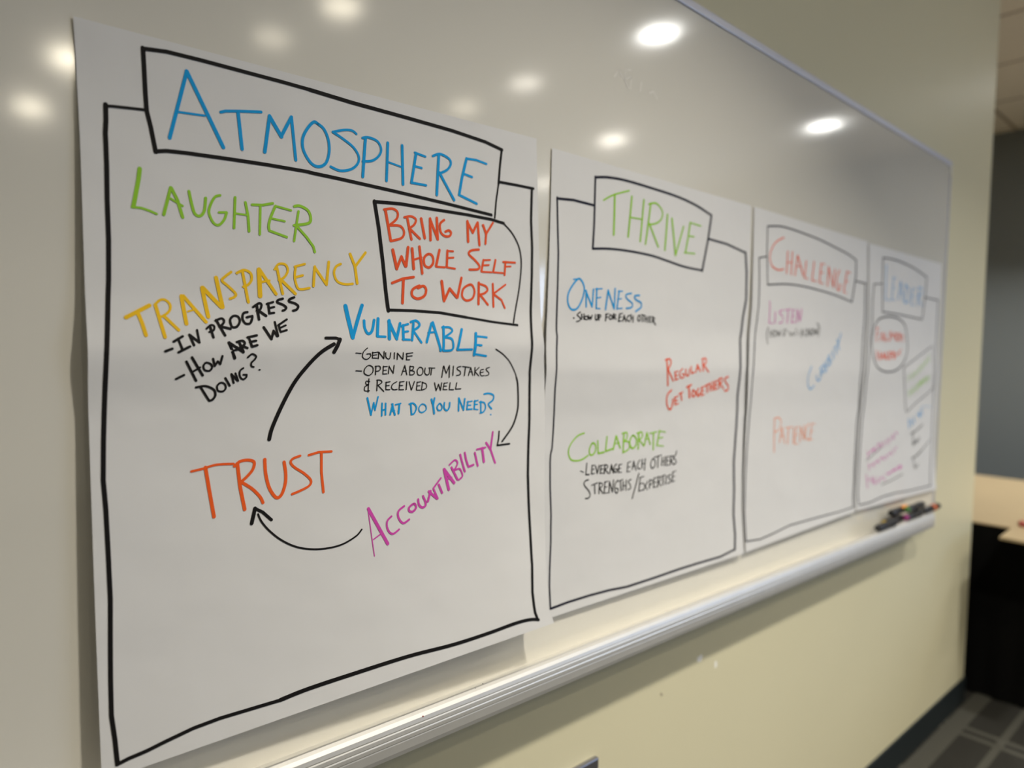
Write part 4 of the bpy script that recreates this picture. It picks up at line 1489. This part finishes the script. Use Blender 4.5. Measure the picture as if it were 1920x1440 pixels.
marker(2.035, -0.055, -0.4638, (0.014, 0.014, 0.016), 'all-black marker at the left end of the marker pile, lying on the tray lip', 'black', False)
marker(2.140, -0.0345, -0.4700, (0.62, 0.42, 0.03), 'black marker with a yellow end, lying behind the all-black one', 'yellow', False)
marker(2.272, -0.0490, -0.4435, (0.08, 0.24, 0.06), 'black marker with a green end, lying on top of the magenta-ended one', 'green', False)
marker(2.248, -0.0550, -0.4638, (0.34, 0.04, 0.22), 'black marker with a magenta end, on the tray lip under the green-ended one', 'magenta', False)
marker(2.205, -0.0275, -0.4495, (0.95, 0.34, 0.02), 'marker with a bright orange cap behind the green-ended marker', 'orange', True)
marker(2.400, -0.0550, -0.4636, (0.62, 0.13, 0.03), 'black marker with a rust-red band sticking out past the right end of the tray', 'rust', False)

# ---------------------------------------------------------------- steel plate low on the wall
wp = thing('wall_plate', 'brushed steel wall plate under the tray, cut by the bottom of the picture', 'wall plate', (0.88, WY, EYE - 0.85))
obj('cover', bbox(0.83, 0.944, WY - 0.010, WY, EYE - 0.85, EYE - 0.7335, bevel=0.0025), m_steel, wp)
for zz in (-0.765, -0.82):
    b = bbox(0.868, 0.906, WY - 0.0125, WY - 0.009, EYE + zz - 0.015, EYE + zz + 0.015, bevel=0.002)
    obj('socket', b, m_blackpl, wp)

# ---------------------------------------------------------------- tables past the end of the wall
def table(label, corners, top_z, mtop, skirt):
    c = sum((Vector((x, y, 0)) for x, y in corners), Vector()) / 4
    t = thing('table', label, 'table', (c.x, c.y, 0))
    b = bmesh.new()
    lo = [b.verts.new((x, y, top_z - 0.028)) for x, y in corners]
    hi = [b.verts.new((x, y, top_z)) for x, y in corners]
    b.faces.new(lo[::-1])
    b.faces.new(hi)
    for k in range(4):
        j = (k + 1) % 4
        b.faces.new((lo[k], lo[j], hi[j], hi[k]))
    bmesh.ops.recalc_face_normals(b, faces=b.faces)
    bmesh.ops.bevel(b, geom=list(b.edges), offset=0.003, segments=2, affect='EDGES')
    obj('tabletop', b, mtop, t)
    if skirt:
        b = bmesh.new()          # pleated black cloth hanging to the carpet
        pts = []
        for k in range(4):
            a, d = Vector(corners[k]), Vector(corners[(k + 1) % 4])
            n = int((d - a).length / 0.02)
            nn = Vector((d - a).normalized().yx)
            nn.x, nn.y = nn.x, -nn.y
            for q in range(n):
                pts.append((a + (d - a) * q / n, nn * math.sin(q * 1.3) * 0.006, (a + (d - a) * 0.5 - Vector((c.x, c.y))).normalized() * 0.006))
        top = [b.verts.new((p.x + n.x * 0.2 + o_.x, p.y + n.y * 0.2 + o_.y, top_z - 0.004)) for p, n, o_ in pts]
        bot = [b.verts.new((p.x + n.x + o_.x * 2, p.y + n.y + o_.y * 2, 0.006)) for p, n, o_ in pts]
        for k in range(len(pts)):
            j = (k + 1) % len(pts)
            b.faces.new((top[k], bot[k], bot[j], top[j]))
        obj('skirt', b, m_black, t, smooth=True)
    else:
        for x, y in corners:
            p = Vector((x, y, 0)).lerp(Vector((c.x, c.y, 0)), 0.14)
            obj('leg', lathe(bmesh.new(), [(0, 0.02), (top_z - 0.028, 0.02)], (p.x, p.y, 0), (0, 0, 1), 14), m_blackpl, t, smooth=True)
    return t
TT = EYE - 0.646
table('black-skirted maple table just past the right end of the wall', [(3.31, -2.2), (4.75, -2.2), (4.75, 1.2), (3.31, 1.2)], TT, m_wood, True)
cb = bmesh.new()                 # a loose board on the table, its corner over the edge
Pq = [(3.045, -0.112), (3.03, -0.42), (3.47, -0.44), (3.485, -0.09)]
lo = [cb.verts.new((x, y, TT + 0.0015)) for x, y in Pq]
hi = [cb.verts.new((x, y, TT + 0.0105)) for x, y in Pq]
cb.faces.new(lo[::-1])
cb.faces.new(hi)
for k in range(4):
    cb.faces.new((lo[k], lo[(k + 1) % 4], hi[(k + 1) % 4], hi[k]))
bmesh.ops.recalc_face_normals(cb, faces=cb.faces)
tag(obj('wooden_board', cb, m_wood), 'thin tan board lying on the table with a corner jutting past its edge', 'board')
rd = lathe(bmesh.new(), [(0, 0.010), (0.003, 0.012), (0.10, 0.012), (0.104, 0.009)], (3.31, -0.115, TT + 0.0227), (0.55, -0.83, 0), 16)
tag(obj('red_marker', rd, mat('dull_red_plastic', (0.35, 0.05, 0.035), 0.5)), 'dull red stick-shaped object lying on the tan board at the picture edge', 'marker')

# ---------------------------------------------------------------- ceiling downlights
first = None
for x, y, pw, glow, tint in LAMPS:
    t = thing('downlight', 'round white-rimmed recessed downlight set in the tiled ceiling', 'ceiling light', (x, y, CEIL), 'recessed ceiling downlights')
    b = bmesh.new()
    seg = 32
    prof = [(0.118, 0.0), (0.118, -0.006), (0.106, -0.009), (0.088, -0.006), (0.088, 0.0)]
    rr = [[b.verts.new((x + r * math.cos(2 * math.pi * k / seg), y + r * math.sin(2 * math.pi * k / seg), CEIL + z)) for k in range(seg)] for r, z in prof]
    for r0, r1 in zip(rr, rr[1:]):
        for k in range(seg):
            b.faces.new((r0[k], r0[(k + 1) % seg], r1[(k + 1) % seg], r1[k]))
    bmesh.ops.recalc_face_normals(b, faces=b.faces)
    obj('trim_ring', b, m_white, t, smooth=True)
    lm = mat('lens_glow', (0.8, 0.8, 0.8), 0.5, emit=(tint, glow))
    obj('lens', lathe(bmesh.new(), [(0, 0.088), (0.002, 0.088), (0.0035, 0.08)], (x, y, CEIL), (0, 0, -1), 32), lm, t)
    ld = bpy.data.lights.new('downlight_beam', 'AREA')
    ld.shape = 'DISK'
    ld.size = 0.13
    ld.energy = KEY * pw
    ld.color = tint
    ld.spread = math.radians(112 if y > -1.5 else 125)
    lo = bpy.data.objects.new('downlight_beam', ld)
    COL.objects.link(lo)
    lo.location = (x, y, CEIL - 0.012)
